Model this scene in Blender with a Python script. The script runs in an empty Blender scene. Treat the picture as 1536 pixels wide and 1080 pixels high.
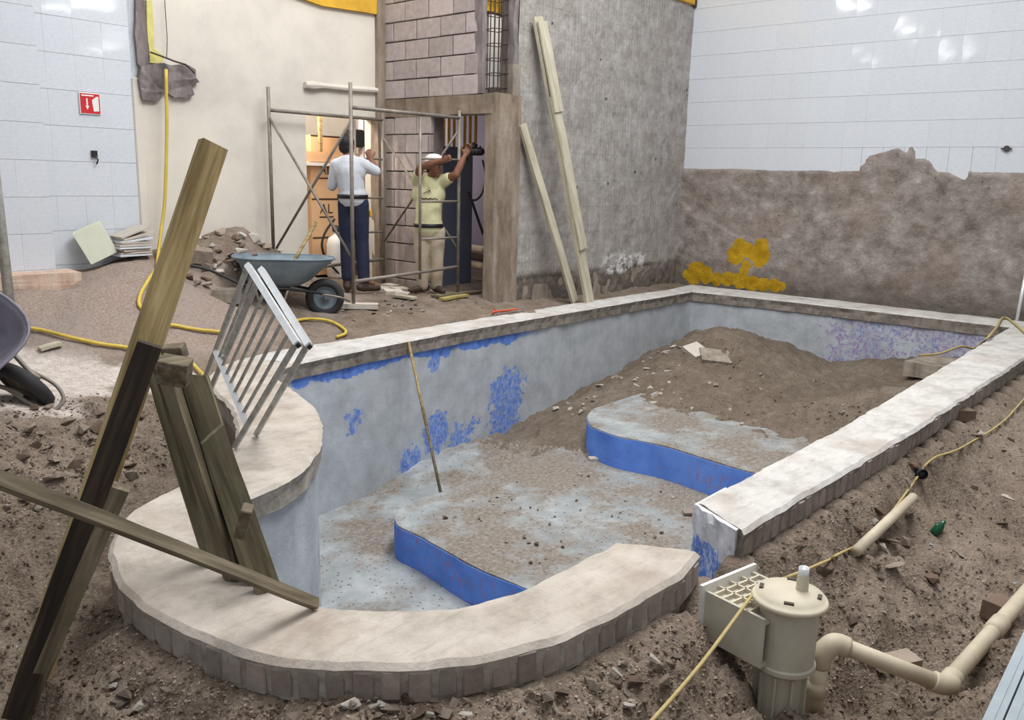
import bpy, bmesh, math, random
import numpy as np
from mathutils import Vector, Matrix, Euler, noise as mnoise

# ------------------------------------------------------------------ camera, world, lights, exposure
scn = bpy.context.scene
col = scn.collection
CAM_F, CAM_H = 1282.0, 1.42
def _rot(p, r, y):
    cy, sy = math.cos(y), math.sin(y)
    M = np.stack([[cy, 0, sy], [-sy, 0, cy], [0, -1, 0]], 1)
    cp, sp = math.cos(p), math.sin(p); cr, sr = math.cos(r), math.sin(r)
    return np.array([[cr, -sr, 0], [sr, cr, 0], [0, 0, 1]]) @ np.array([[1, 0, 0], [0, cp, -sp], [0, sp, cp]]) @ M
CM = _rot(0.20976, 0.02477, 0.86291)
camd = bpy.data.cameras.new('camera'); cam = bpy.data.objects.new('camera', camd); col.objects.link(cam)
camd.sensor_width = 36.0; camd.lens = CAM_F / 1536 * 36; camd.clip_start = 0.05; camd.clip_end = 200
mw = Matrix.Identity(4)
for i in range(3):
    mw[i][0] = CM[0][i]; mw[i][1] = -CM[1][i]; mw[i][2] = -CM[2][i]
mw[2][3] = CAM_H
cam.matrix_world = mw
scn.camera = cam

world = bpy.data.worlds.new('world'); scn.world = world; world.use_nodes = True
bg = world.node_tree.nodes['Background']
bg.inputs[0].default_value = (0.93, 0.96, 1.0, 1); bg.inputs[1].default_value = 0.43

def area(name, loc, target, sx, sy, power, colr=(1, 1, 1)):
    d = bpy.data.lights.new(name, 'AREA'); d.shape = 'RECTANGLE'; d.size = sx; d.size_y = sy; d.energy = power; d.color = colr
    o = bpy.data.objects.new(name, d); col.objects.link(o); o.location = loc
    o.rotation_euler = (Vector(target) - Vector(loc)).to_track_quat('-Z', 'Y').to_euler()
    return o
area('skylight_over_pool', (5.5, 2.8, 7.0), (5.2, 3.2, 0), 6, 2.2, 640, (1.0, 0.99, 0.97))
area('skylight_over_entrance', (1.5, 0.8, 6.0), (2.0, 2.2, 0), 3, 2.2, 75, (1.0, 0.98, 0.96))
area('skylight_over_workers', (4.6, 6.2, 6.0), (5.6, 7.4, 1), 2, 2, 34, (1.0, 0.98, 0.95))
for nm, loc, pw, cl, rad in (('lamp_store_room', (6.15, 8.75, 2.4), 95, (1.0, 0.88, 0.74), .15),
                             ('lamp_back_room', (8.7, 7.6, 1.9), 16, (0.92, 0.88, 1.0), .2)):
    d = bpy.data.lights.new(nm, 'POINT'); d.energy = pw; d.color = cl; d.shadow_soft_size = rad
    o = bpy.data.objects.new(nm, d); o.location = loc; col.objects.link(o)

scn.view_settings.view_transform = 'Standard'; scn.view_settings.look = 'None'
scn.view_settings.gamma = 1; scn.view_settings.use_curve_mapping = False
scn.view_settings.exposure = 0.0

# ------------------------------------------------------------------ pixel rays -> real points on planes
def ray(x, y): return CM.T @ np.array([(x - 768) / CAM_F, (y - 540) / CAM_F, 1.0])
C0 = np.array([0, 0, CAM_H])
def Z(x, y, h=0.0): d = ray(x, y); return Vector(C0 + d * (h - CAM_H) / d[2])
def PX(x, y, v): d = ray(x, y); return Vector(C0 + d * v / d[0])
def PY(x, y, v): d = ray(x, y); return Vector(C0 + d * v / d[1])
def PD(x, y, depth): return Vector(C0 + ray(x, y) * depth)      # at a given distance along the view
UR = Vector((0.650, -0.760, 0)); UF = Vector((0.760, 0.650, 0))  # horizontal right / forward as the viewer stands

rng = random.Random(7)

# ------------------------------------------------------------------ helpers: objects
def link(o): col.objects.link(o); return o
def tag(o, label=None, cat=None, group=None, kind=None):
    if label: o['label'] = label
    if cat: o['category'] = cat
    if group: o['group'] = group
    if kind: o['kind'] = kind
    return o
def empty(name, loc=(0, 0, 0), rz=0, label=None, cat=None, group=None):
    o = bpy.data.objects.new(name, None); link(o); o.location = loc; o.rotation_euler = (0, 0, rz); o.empty_display_size = .1
    return tag(o, label, cat, group)
def wpos(parent):
    v = Vector((0, 0, 0)); p = parent
    while p is not None: v += Vector(p.location); p = p.parent
    return v
def mesh(name, bm, mat, parent=None, local=False, smooth=False, origin=None):
    """bm in world coordinates unless local."""
    off = wpos(parent) if parent is not None else Vector((0, 0, 0))
    if origin is not None: off = Vector(origin)
    if not local and off.length > 0: bmesh.ops.translate(bm, verts=bm.verts, vec=-off)
    me = bpy.data.meshes.new(name); bm.normal_update(); bm.to_mesh(me); bm.free()
    me.materials.append(mat)
    if smooth:
        for p in me.polygons: p.use_smooth = True
    o = bpy.data.objects.new(name, me); link(o)
    if parent is not None:
        o.parent = parent
        if origin is not None: o.location = Vector(origin) - wpos(parent)
    elif origin is not None: o.location = origin
    return o
def BM(): return bmesh.new()
def box(bm, c, s, M=None):
    r = bmesh.ops.create_cube(bm, size=1.0)
    T = Matrix.Translation(Vector(c)) @ (M.to_4x4() if M is not None else Matrix.Identity(4)) @ Matrix.Diagonal((s[0], s[1], s[2], 1))
    bmesh.ops.transform(bm, matrix=T, verts=r['verts']); return r['verts']
def bevel(bm, w=.003, seg=1):
    bmesh.ops.bevel(bm, geom=bm.edges[:], offset=w, segments=seg, affect='EDGES', clamp_overlap=True)
def frame_from(d, up):
    d = Vector(d).normalized(); up = Vector(up); y = up.cross(d)
    if y.length < 1e-5: y = Vector((1, 0, 0)).cross(d)
    y.normalize(); z = d.cross(y)
    return Matrix((d, y, z)).transposed()
def bar(bm, a, b, w, t, up=(0, 0, 1), segs=1, jit=0.0):
    """rectangular bar a->b; w across (perpendicular to up), t along up-ish"""
    a, b = Vector(a), Vector(b); M = frame_from(b - a, up)
    rings = []
    for k in range(segs + 1):
        p = a.lerp(b, k / segs); ring = []
        for sy, sz in ((-1, -1), (1, -1), (1, 1), (-1, 1)):
            v = p + M @ Vector((0, sy * w / 2, sz * t / 2))
            if jit: v += Vector((rng.uniform(-jit, jit), rng.uniform(-jit, jit), rng.uniform(-jit, jit)))
            ring.append(bm.verts.new(v))
        rings.append(ring)
    for k in range(segs):
        for i in range(4): bm.faces.new((rings[k][i], rings[k][(i + 1) % 4], rings[k + 1][(i + 1) % 4], rings[k + 1][i]))
    bm.faces.new(rings[0][::-1]); bm.faces.new(rings[-1])
def tube(bm, pts, r, seg=8, caps=True, closed=False):
    pts = [Vector(p) for p in pts]; n = len(pts); rings = []
    rr = r if isinstance(r, (list, tuple)) else [r] * n
    nrm = None
    for k in range(n):
        if closed: t = pts[(k + 1) % n] - pts[k - 1]
        else: t = pts[min(k + 1, n - 1)] - pts[max(k - 1, 0)]
        t.normalize()
        if nrm is None: nrm = t.orthogonal().normalized()
        nrm = (nrm - t * nrm.dot(t)).normalized(); bn = t.cross(nrm)
        rings.append([bm.verts.new(pts[k] + (nrm * math.cos(a) + bn * math.sin(a)) * rr[k]) for a in [2 * math.pi * i / seg for i in range(seg)]])
    for k in range(n if closed else n - 1):
        A, B = rings[k], rings[(k + 1) % n]
        for i in range(seg): bm.faces.new((A[i], A[(i + 1) % seg], B[(i + 1) % seg], B[i]))
    if caps and not closed: bm.faces.new(rings[0][::-1]); bm.faces.new(rings[-1])
def spline(pts, n=8, closed=False):
    P = [Vector(p) for p in pts]; out = []; m = len(P)
    rng_ = range(m if closed else m - 1)
    for i in rng_:
        p0 = P[i - 1] if (i > 0 or closed) else P[0] * 2 - P[1]
        p1 = P[i]; p2 = P[(i + 1) % m]
        p3 = P[(i + 2) % m] if (i + 2 < m or closed) else P[-1] * 2 - P[-2]
        for k in range(n):
            t = k / n
            out.append(.5 * ((2 * p1) + (p2 - p0) * t + (2 * p0 - 5 * p1 + 4 * p2 - p3) * t * t + (3 * p1 - p0 - 3 * p2 + p3) * t ** 3))
    if not closed: out.append(P[-1].copy())
    return out
def lathe(bm, prof, c=(0, 0, 0), seg=24, M=None):
    c = Vector(c); rings = []
    for r, z in prof:
        if r < 1e-6:
            v = Vector((0, 0, z)); v = (M @ v if M is not None else v) + c; rings.append([bm.verts.new(v)])
        else:
            ring = []
            for i in range(seg):
                a = 2 * math.pi * i / seg; v = Vector((r * math.cos(a), r * math.sin(a), z))
                ring.append(bm.verts.new((M @ v if M is not None else v) + c))
            rings.append(ring)
    for A, B in zip(rings[:-1], rings[1:]):
        for i in range(seg):
            j = (i + 1) % seg
            if len(A) == 1 and len(B) == 1: break
            if len(A) == 1: bm.faces.new((A[0], B[j], B[i]))
            elif len(B) == 1: bm.faces.new((A[i], A[j], B[0]))
            else: bm.faces.new((A[i], A[j], B[j], B[i]))
def prism(bm, poly, z0, z1):
    lo = [bm.verts.new((p[0], p[1], z0)) for p in poly]; hi = [bm.verts.new((p[0], p[1], z1)) for p in poly]
    n = len(poly); bm.faces.new(lo[::-1]); bm.faces.new(hi)
    for i in range(n): bm.faces.new((lo[i], lo[(i + 1) % n], hi[(i + 1) % n], hi[i]))
def extrude_poly(bm, pts, nvec):
    """planar polygon pts (3D) given thickness along nvec"""
    nvec = Vector(nvec); a = [bm.verts.new(Vector(p)) for p in pts]; b = [bm.verts.new(Vector(p) + nvec) for p in pts]; n = len(pts)
    bm.faces.new(a[::-1]); bm.faces.new(b)
    for i in range(n): bm.faces.new((a[i], a[(i + 1) % n], b[(i + 1) % n], b[i]))
    bmesh.ops.recalc_face_normals(bm, faces=bm.faces)
def copy_tree(o, parent=None):
    c = o.copy(); col.objects.link(c)
    if parent is not None: c.parent = parent
    for ch in list(o.children): copy_tree(ch, c)
    return c

# ------------------------------------------------------------------ numpy value noise
def _hash(ix, iy, seed):
    h = (ix.astype(np.int64) * 374761393 + iy.astype(np.int64) * 668265263 + seed * 1442695041) & 0xffffffff
    h = ((h ^ (h >> 13)) * 1274126177) & 0xffffffff
    return ((h ^ (h >> 16)) & 0xffff) / 65535.0 * 2 - 1
def vnoise(x, y, seed=0):
    ix, iy = np.floor(x), np.floor(y); fx, fy = x - ix, y - iy
    fx = fx * fx * (3 - 2 * fx); fy = fy * fy * (3 - 2 * fy)
    a = _hash(ix, iy, seed); b = _hash(ix + 1, iy, seed); c = _hash(ix, iy + 1, seed); d = _hash(ix + 1, iy + 1, seed)
    return (a * (1 - fx) + b * fx) * (1 - fy) + (c * (1 - fx) + d * fx) * fy
def fbm(x, y, sc, oct=4, seed=0, gain=.5):
    x = np.asarray(x, float); y = np.asarray(y, float); s = 0; a = 1; t = 0
    for k in range(oct): s = s + a * vnoise(x * sc + 17.3 * k, y * sc - 9.1 * k, seed + k); t += a; a *= gain; sc *= 2.03
    return s / t
class RBF:
    def __init__(s, pts):
        P = np.array([[p[0], p[1]] for p in pts]); v = np.array([p[2] for p in pts]); n = len(P)
        D = np.linalg.norm(P[:, None] - P[None], axis=2)
        A = np.zeros((n + 3, n + 3)); A[:n, :n] = D - np.eye(n) * .02; A[:n, n] = 1; A[:n, n + 1:] = P; A[n, :n] = 1; A[n + 1:, :n] = P.T
        s.w = np.linalg.solve(A, np.concatenate([v, [0, 0, 0]])); s.P = P
    def __call__(s, x, y):
        x = np.asarray(x, float); y = np.asarray(y, float); sh = x.shape; x = x.ravel(); y = y.ravel()
        o = s.w[-3] + s.w[-2] * x + s.w[-1] * y
        for k in range(len(s.P)): o = o + s.w[k] * np.hypot(x - s.P[k, 0], y - s.P[k, 1])
        return o.reshape(sh)
def grid_mesh(name, x0, x1, y0, y1, step, zf, mat, keep=None, parent=None, smooth=True):
    nx = int((x1 - x0) / step) + 1; ny = int((y1 - y0) / step) + 1
    X, Y = np.meshgrid(np.linspace(x0, x1, nx), np.linspace(y0, y1, ny), indexing='ij')
    Zv = zf(X, Y)
    idx = np.arange(nx * ny).reshape(nx, ny)
    F = np.stack([idx[:-1, :-1], idx[1:, :-1], idx[1:, 1:], idx[:-1, 1:]], -1).reshape(-1, 4)
    if keep is not None:
        cx = (X[:-1, :-1] + X[1:, 1:]).ravel() / 2; cy = (Y[:-1, :-1] + Y[1:, 1:]).ravel() / 2
        F = F[keep(cx, cy)]
    V = np.stack([X.ravel(), Y.ravel(), Zv.ravel()], -1)
    used = np.unique(F); mp = -np.ones(len(V), int); mp[used] = np.arange(len(used)); V = V[used]; F = mp[F]
    me = bpy.data.meshes.new(name); me.from_pydata(V.tolist(), [], F.tolist()); me.materials.append(mat)
    if smooth: me.polygons.foreach_set('use_smooth', [True] * len(me.polygons))
    o = bpy.data.objects.new(name, me); link(o)
    if parent is not None: o.parent = parent; o.location = -wpos(parent)
    return o
def in_poly(x, y, poly):
    x = np.asarray(x); y = np.asarray(y); ins = np.zeros(x.shape, bool); n = len(poly)
    for i in range(n):
        x1, y1 = poly[i][0], poly[i][1]; x2, y2 = poly[(i + 1) % n][0], poly[(i + 1) % n][1]
        if y1 == y2: continue
        c = ((y1 > y) != (y2 > y)) & (x < (x2 - x1) * (y - y1) / (y2 - y1) + x1); ins ^= c
    return ins

# ------------------------------------------------------------------ materials
def srgb(r, g, b):
    f = lambda c: (c / 255 / 12.92) if c / 255 <= .04045 else ((c / 255 + .055) / 1.055) ** 2.4
    return (f(r), f(g), f(b), 1)
class NT:
    def __init__(s, name):
        s.m = bpy.data.materials.new(name); s.m.use_nodes = True; s.t = s.m.node_tree; s.n = s.t.nodes; s.l = s.t.links
        s.b = s.n['Principled BSDF']; tc = s.n.new('ShaderNodeTexCoord'); s.co = tc.outputs['Object']
    def lk(s, a, b): s.l.new(a, b)
    def setv(s, sock, v):
        if hasattr(v, 'is_output') or isinstance(v, bpy.types.NodeSocket): s.lk(v, sock)
        else: sock.default_value = v
    def map(s, scale=(1, 1, 1), loc=(0, 0, 0), rot=(0, 0, 0), co=None):
        n = s.n.new('ShaderNodeMapping'); s.lk(co or s.co, n.inputs[0]); n.inputs['Scale'].default_value = scale; n.inputs['Location'].default_value = loc; n.inputs['Rotation'].default_value = rot
        return n.outputs[0]
    def noise(s, scale=5, detail=6, rough=.6, dist=0, co=None):
        n = s.n.new('ShaderNodeTexNoise'); n.inputs['Scale'].default_value = scale; n.inputs['Detail'].default_value = detail
        n.inputs['Roughness'].default_value = rough; n.inputs['Distortion'].default_value = dist; s.lk(co or s.co, n.inputs['Vector']); return n.outputs['Fac']
    def voro(s, scale=5, feat='F1', co=None, out='Distance'):
        n = s.n.new('ShaderNodeTexVoronoi'); n.feature = feat; n.inputs['Scale'].default_value = scale; s.lk(co or s.co, n.inputs['Vector']); return n.outputs[out]
    def ramp(s, fac, stops, interp='LINEAR'):
        n = s.n.new('ShaderNodeValToRGB'); s.lk(fac, n.inputs[0]); cr = n.color_ramp; cr.interpolation = interp
        while len(cr.elements) < len(stops): cr.elements.new(.5)
        for e, (p, c) in zip(cr.elements, stops): e.position = p; e.color = c if len(c) == 4 else (*c, 1)
        return n.outputs[0]
    def step(s, fac, a, b):
        n = s.n.new('ShaderNodeMapRange'); n.clamp = True; s.lk(fac, n.inputs[0]); n.inputs[1].default_value = a; n.inputs[2].default_value = b; return n.outputs[0]
    def math(s, op, a, b=0.0):
        n = s.n.new('ShaderNodeMath'); n.operation = op; s.setv(n.inputs[0], a); s.setv(n.inputs[1], b); return n.outputs[0]
    def mix(s, fac, a, b, mode='MIX'):
        n = s.n.new('ShaderNodeMix'); n.data_type = 'RGBA'; n.blend_type = mode; s.setv(n.inputs[0], fac); s.setv(n.inputs[6], a); s.setv(n.inputs[7], b); return n.outputs[2]
    def xyz(s, co=None):
        n = s.n.new('ShaderNodeSeparateXYZ'); s.lk(co or s.co, n.inputs[0]); return n.outputs
    def blob(s, c, r, co=None):
        """1 inside radius, falling to 0"""
        n = s.n.new('ShaderNodeVectorMath'); n.operation = 'DISTANCE'; s.lk(co or s.co, n.inputs[0]); n.inputs[1].default_value = c
        return s.math('SUBTRACT', 1.0, s.math('DIVIDE', n.outputs['Value'], r))
    def bump(s, h, dist=.01, strength=1.0):
        n = s.n.new('ShaderNodeBump'); s.lk(h, n.inputs['Height']); n.inputs['Distance'].default_value = dist; n.inputs['Strength'].default_value = strength
        s.lk(n.outputs[0], s.b.inputs['Normal'])
    def out(s, colr, rough=.9, metal=0.0, spec=None):
        s.setv(s.b.inputs['Base Color'], colr); s.setv(s.b.inputs['Roughness'], rough); s.b.inputs['Metallic'].default_value = metal
        if spec is not None: s.b.inputs['Specular IOR Level'].default_value = spec
        return s.m
def plain(name, c, rough=.6, metal=0.0, var=.12, sc=12, bump=0.0, spec=None, rnd=False):
    t = NT(name); c = Vector(c[:3])
    if rnd:
        oi = t.n.new('ShaderNodeObjectInfo'); va = t.n.new('ShaderNodeVectorMath'); va.operation = 'ADD'; t.lk(t.co, va.inputs[0])
        cx = t.n.new('ShaderNodeCombineXYZ'); t.lk(t.math('MULTIPLY', oi.outputs['Random'], 40.0), cx.inputs[0]); t.lk(cx.outputs[0], va.inputs[1])
        n = t.math('ADD', t.math('MULTIPLY', t.noise(sc, 5, .6, co=va.outputs[0]), .7), t.math('MULTIPLY', oi.outputs['Random'], .3))
    else: n = t.noise(sc, 5, .6)
    a = tuple(c * (1 - var)) + (1,); b = tuple(min(1, v) for v in c * (1 + var)) + (1,)
    if bump: t.bump(n, bump)
    return t.out(t.ramp(n, [(.3, a), (.7, b)]), rough, metal, spec)

def mk_soil(name, dark, mid, light, sc=1.0):
    t = NT(name)
    big = t.noise(1.3 * sc, 5, .6); mid_n = t.noise(9 * sc, 6, .65); fine = t.noise(70 * sc, 3, .7)
    c = t.ramp(big, [(.33, dark), (.52, mid), (.7, light)])
    c2 = t.ramp(mid_n, [(.32, dark), (.5, mid), (.72, light)])
    c = t.mix(.5, c, c2)
    c = t.mix(.3, c, t.ramp(fine, [(.3, tuple(v * .55 for v in mid[:3]) + (1,)), (.5, mid), (.72, tuple(min(1, v * 1.5) for v in light[:3]) + (1,))]), 'MIX')
    peb = t.voro(38 * sc); pm = t.step(peb, .26, .2)
    c = t.mix(t.math('MULTIPLY', pm, t.step(t.noise(14 * sc), .52, .66)), c, tuple(min(1, v * 1.2) for v in light[:3]) + (1,))
    h = t.math('ADD', t.math('MULTIPLY', mid_n, 1.6), t.math('ADD', t.math('MULTIPLY', fine, .5), t.math('MULTIPLY', pm, .25)))
    t.bump(h, .03, .9)
    return t, c
t, c = mk_soil('dug_soil', srgb(86, 75, 65), srgb(130, 116, 103), srgb(168, 154, 141))
# pale concrete slab / dust patches at known spots on the ground
gx = t.xyz()
patch = t.math('MAXIMUM', t.blob((2.1, 6.05, 0), .75), t.blob((1.75, 5.55, 0), .6))
patch = t.math('MAXIMUM', patch, t.blob((2.9, 5.75, 0), .45))
patch = t.step(t.math('ADD', patch, t.math('MULTIPLY', t.math('SUBTRACT', t.noise(2.5), .5), .9)), .12, .3)
c = t.mix(patch, c, t.ramp(t.noise(20), [(.3, srgb(190, 178, 168)), (.7, srgb(226, 216, 208))]))
sandm = t.math('MAXIMUM', t.blob((3.5, 7.0, .2), 1.25), t.blob((2.9, 6.9, .1), .9)); sandm = t.step(t.math('ADD', sandm, t.math('MULTIPLY', t.math('SUBTRACT', t.noise(3), .5), .4)), .1, .3)
c = t.mix(sandm, c, t.ramp(t.noise(60, 5, .75), [(.3, srgb(128, 112, 102)), (.5, srgb(164, 147, 136)), (.7, srgb(186, 170, 158))]))
farm = t.math('MULTIPLY', t.step(gx[1], 5.95, 6.2), t.step(t.noise(1.6), .5, .62))
c = t.mix(t.math('MULTIPLY', farm, .6), c, srgb(160, 148, 141))
M_soil = t.out(c, 1.0, 0, .1)
t, c = mk_soil('sand_heap', srgb(134, 112, 98), srgb(164, 141, 126), srgb(186, 164, 149), 1.6); M_sand = t.out(c, 1, 0, .1)
t, c = mk_soil('rubble_soil', srgb(104, 88, 79), srgb(146, 127, 117), srgb(180, 162, 151), 1.3); M_rubble = t.out(c, 1, 0, .1)
t, c = mk_soil('pool_dirt', srgb(92, 81, 70), srgb(124, 111, 98), srgb(160, 149, 137), 1.2)
M_pooldirt = t.out(c, 1, 0, .1)

# pool floor: pale blue-grey cement with drifts of brown dirt
def mk_poolfloor(name, dirt_bias):
    t = NT(name); x = t.xyz()
    base = t.ramp(t.noise(3.5, 6, .6), [(.3, srgb(136, 140, 142)), (.5, srgb(156, 161, 163)), (.75, srgb(184, 188, 190))])
    dirt = t.ramp(t.noise(30, 5, .7), [(.3, srgb(108, 100, 92)), (.55, srgb(140, 132, 123)), (.75, srgb(172, 165, 157))])
    m = t.math('ADD', t.noise(1.6, 6, .65), dirt_bias)
    for cx, cy, cz, r, w in ((4.75, 3.5, -1.05, .9, -.22), (5.4, 3.2, -1.05, .6, -.22), (5.2, 2.4, -1.05, .7, .5), (5.6, 4.4, -1.05, .9, .35), (6.9, 4.9, -.85, 1.1, .5), (6.0, 5.0, -1.0, .5, .3), (3.6, 3.4, -1.36, 1.2, -.1), (4.1, 2.4, -1.05, .6, .05)):
        b = t.math('MAXIMUM', t.blob((cx, cy, cz), r), 0.0); m = t.math('ADD', m, t.math('MULTIPLY', b, w))
    far = t.step(x[0], 6.0, 6.8); m = t.math('ADD', m, t.math('MULTIPLY', far, .35))
    c = t.mix(t.step(m, .46, .6), base, dirt)
    sp = t.math('MULTIPLY', t.step(t.voro(24), .2, .12), t.step(t.noise(6), .40, .5))
    c = t.mix(sp, c, srgb(118, 104, 92))
    t.bump(t.math('ADD', t.noise(40, 4, .7), sp), .008, .8)
    return t.out(c, .95, 0, .15)
M_floor = mk_poolfloor('pool_floor_cement', 0.0)
M_step = mk_poolfloor('pool_step_cement', 0.06)

# pool walls: pale render with remains of blue paint
def mk_poolwall(name, band, patches, thr=.5, purple=False, white=False):
    t = NT(name); x = t.xyz()
    base = t.ramp(t.noise(4, 7, .65), [(.28, srgb(158, 163, 169)), (.5, srgb(178, 184, 191)), (.72, srgb(196, 202, 209))])
    if white: base = t.ramp(t.noise(14, 7, .65), [(.28, srgb(176, 178, 184)), (.5, srgb(222, 223, 230)), (.72, srgb(236, 236, 243))])
    streak = t.noise(3, 5, .6, co=t.map((6, 6, .5)))
    base = t.mix(t.math('MULTIPLY', t.step(streak, .5, .75), .25), base, srgb(150, 150, 150))
    n = t.noise(11, 7, .7)
    m = None; bandm = None
    if band:
        zt, xa, xb = band
        edge = t.math('ADD', zt, t.math('MULTIPLY', t.math('SUBTRACT', t.noise(2.7, 4, .6), .5), .30))
        b = t.step(t.math('SUBTRACT', x[2], edge), 0, .012)
        b = t.math('MULTIPLY', b, t.math('MULTIPLY', t.step(x[0], xb, xb - .4), t.step(x[0], xa, xa + .05)))
        bandm = b
    for (cx, cy, cz, r, w) in patches:
        b = t.math('MULTIPLY', t.math('MAXIMUM', t.blob((cx, cy, cz), r), 0.0), w)
        b = t.step(t.math('ADD', b, t.math('MULTIPLY', t.math('SUBTRACT', n, .5), 1.7)), .33, .42)
        b = t.math('MULTIPLY', b, t.step(t.blob((cx, cy, cz), r), 0, .15))
        m = b if m is None else t.math('MAXIMUM', m, b)
    blue = t.ramp(t.noise(16, 4, .6), [(.3, srgb(78, 112, 190)), (.6, srgb(108, 146, 226))])
    if m is not None: m = t.math('MULTIPLY', m, t.math('ADD', .35, t.math('MULTIPLY', t.step(t.noise(55, 4, .75, co=t.map((1, 1, .5))), .42, .54), .65)))
    if purple: m = t.math('MULTIPLY', m, t.step(t.noise(22, 5, .8), .44, .56))
    if bandm is not None: m = t.math('MAXIMUM', m, bandm)
    if purple: blue = t.ramp(t.noise(5, 4, .6), [(.38, srgb(120, 130, 186)), (.55, srgb(146, 118, 168)), (.7, srgb(120, 142, 200))])
    c = base if m is None else t.mix(m, base, blue)
    t.bump(t.math('ADD', t.noise(35, 5, .7), t.math('MULTIPLY', n, .8)), .006, .6)
    return t.out(c, .85, 0, .2)

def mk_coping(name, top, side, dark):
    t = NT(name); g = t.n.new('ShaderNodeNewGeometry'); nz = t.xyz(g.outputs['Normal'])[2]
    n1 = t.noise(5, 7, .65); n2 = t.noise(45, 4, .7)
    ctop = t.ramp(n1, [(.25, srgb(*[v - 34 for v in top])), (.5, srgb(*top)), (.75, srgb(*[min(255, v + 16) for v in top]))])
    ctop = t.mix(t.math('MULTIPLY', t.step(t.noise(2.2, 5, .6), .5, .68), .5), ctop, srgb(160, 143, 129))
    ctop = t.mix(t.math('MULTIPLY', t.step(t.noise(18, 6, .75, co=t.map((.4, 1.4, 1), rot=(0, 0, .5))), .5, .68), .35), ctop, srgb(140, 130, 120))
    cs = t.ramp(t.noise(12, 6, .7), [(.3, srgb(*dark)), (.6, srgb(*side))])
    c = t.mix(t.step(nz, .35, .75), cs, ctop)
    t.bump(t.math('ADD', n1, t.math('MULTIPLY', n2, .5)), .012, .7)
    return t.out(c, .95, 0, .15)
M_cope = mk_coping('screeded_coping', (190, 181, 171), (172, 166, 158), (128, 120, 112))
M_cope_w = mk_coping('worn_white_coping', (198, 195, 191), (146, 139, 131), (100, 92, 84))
M_brick = plain('aged_coping_brick', srgb(150, 139, 131), .95, 0, .26, 22, .004, .1, True)
M_mortar = plain('coping_mortar', srgb(176, 170, 162), .95, 0, .15, 25, .004, .1)

def mk_tile(name, c1, c2):
    t = NT(name); n = t.noise(26, 5, .65, co=t.map((1, 1, 2.5)))
    oi = t.n.new('ShaderNodeObjectInfo')
    c = t.ramp(n, [(.3, c1), (.7, c2)])
    c = t.mix(t.math('MULTIPLY', oi.outputs['Random'], .09), c, srgb(176, 184, 194))
    t.bump(t.noise(4.5, 0, .5), .006, .3)
    return t.out(c, .07, 0, .5)
M_tile = mk_tile('white_glazed_tile', srgb(203, 208, 215), srgb(216, 220, 227))
M_grout = plain('tile_grout', srgb(186, 190, 195), .9, 0, .1, 20)

# mortar bed left where the tiles came off
t = NT('stripped_mortar_wall')
ridg = t.n.new('ShaderNodeTexWave'); ridg.wave_type = 'BANDS'; ridg.bands_direction = 'X'; t.lk(t.co, ridg.inputs['Vector'])
ridg.inputs['Scale'].default_value = 5.2; ridg.inputs['Distortion'].default_value = 1.6; ridg.inputs['Detail'].default_value = 3; ridg.inputs['Detail Scale'].default_value = 1.5
x = t.xyz(); n1 = t.noise(1.6, 6, .6)
base = t.ramp(t.noise(7, 7, .65), [(.28, srgb(136, 131, 126)), (.5, srgb(163, 158, 154)), (.75, srgb(186, 182, 179))])
base = t.mix(t.math('MULTIPLY', t.step(ridg.outputs['Fac'], .78, .98), t.math('MULTIPLY', t.step(t.noise(3, 5, .7, co=t.map((1, 1, .4))), .5, .66), .5)), base, srgb(204, 202, 202))
base = t.mix(t.math('MULTIPLY', t.step(n1, .52, .66), .5), base, srgb(148, 140, 132))
zj = t.n.new('ShaderNodeTexWave'); zj.wave_type = 'BANDS'; zj.bands_direction = 'Z'; t.lk(t.co, zj.inputs['Vector']); zj.inputs['Scale'].default_value = 1.0; zj.inputs['Distortion'].default_value = .3
base = t.mix(t.math('MULTIPLY', t.step(zj.outputs['Fac'], .985, 1.0), .18), base, srgb(120, 118, 116))
pits = t.step(t.voro(3.2), .09, .05); pits = t.math('MULTIPLY', pits, t.step(t.noise(2.2), .48, .55))
base = t.mix(t.math('MULTIPLY', pits, .75), base, srgb(98, 92, 88))
low = t.step(t.math('ADD', x[2], t.math('MULTIPLY', t.math('SUBTRACT', t.noise(2.3, 5, .65), .5), .45)), .36, .26)
base = t.mix(low, base, t.ramp(t.noise(9, 6, .7), [(.3, srgb(84, 78, 72)), (.6, srgb(124, 116, 108)), (.8, srgb(150, 144, 138))]))
wm = t.math('MULTIPLY', t.step(t.math('ADD', x[2], t.math('MULTIPLY', t.noise(3), .1)), .25, .3), t.step(x[2], .5, .42))
wm = t.math('MULTIPLY', wm, t.math('MULTIPLY', t.step(x[0], 9.15, 9.3), t.step(x[0], 10.25, 10.1)))
wm = t.math('MULTIPLY', wm, t.step(t.noise(6, 5, .7), .49, .53))
base = t.mix(wm, base, srgb(222, 222, 224))
t.bump(t.math('ADD', t.math('MULTIPLY', ridg.outputs['Fac'], .12), t.math('SUBTRACT', t.noise(18, 6, .7), t.math('MULTIPLY', pits, 1.5))), .014, .9)
M_strip = t.out(base, .95, 0, .12)

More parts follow.
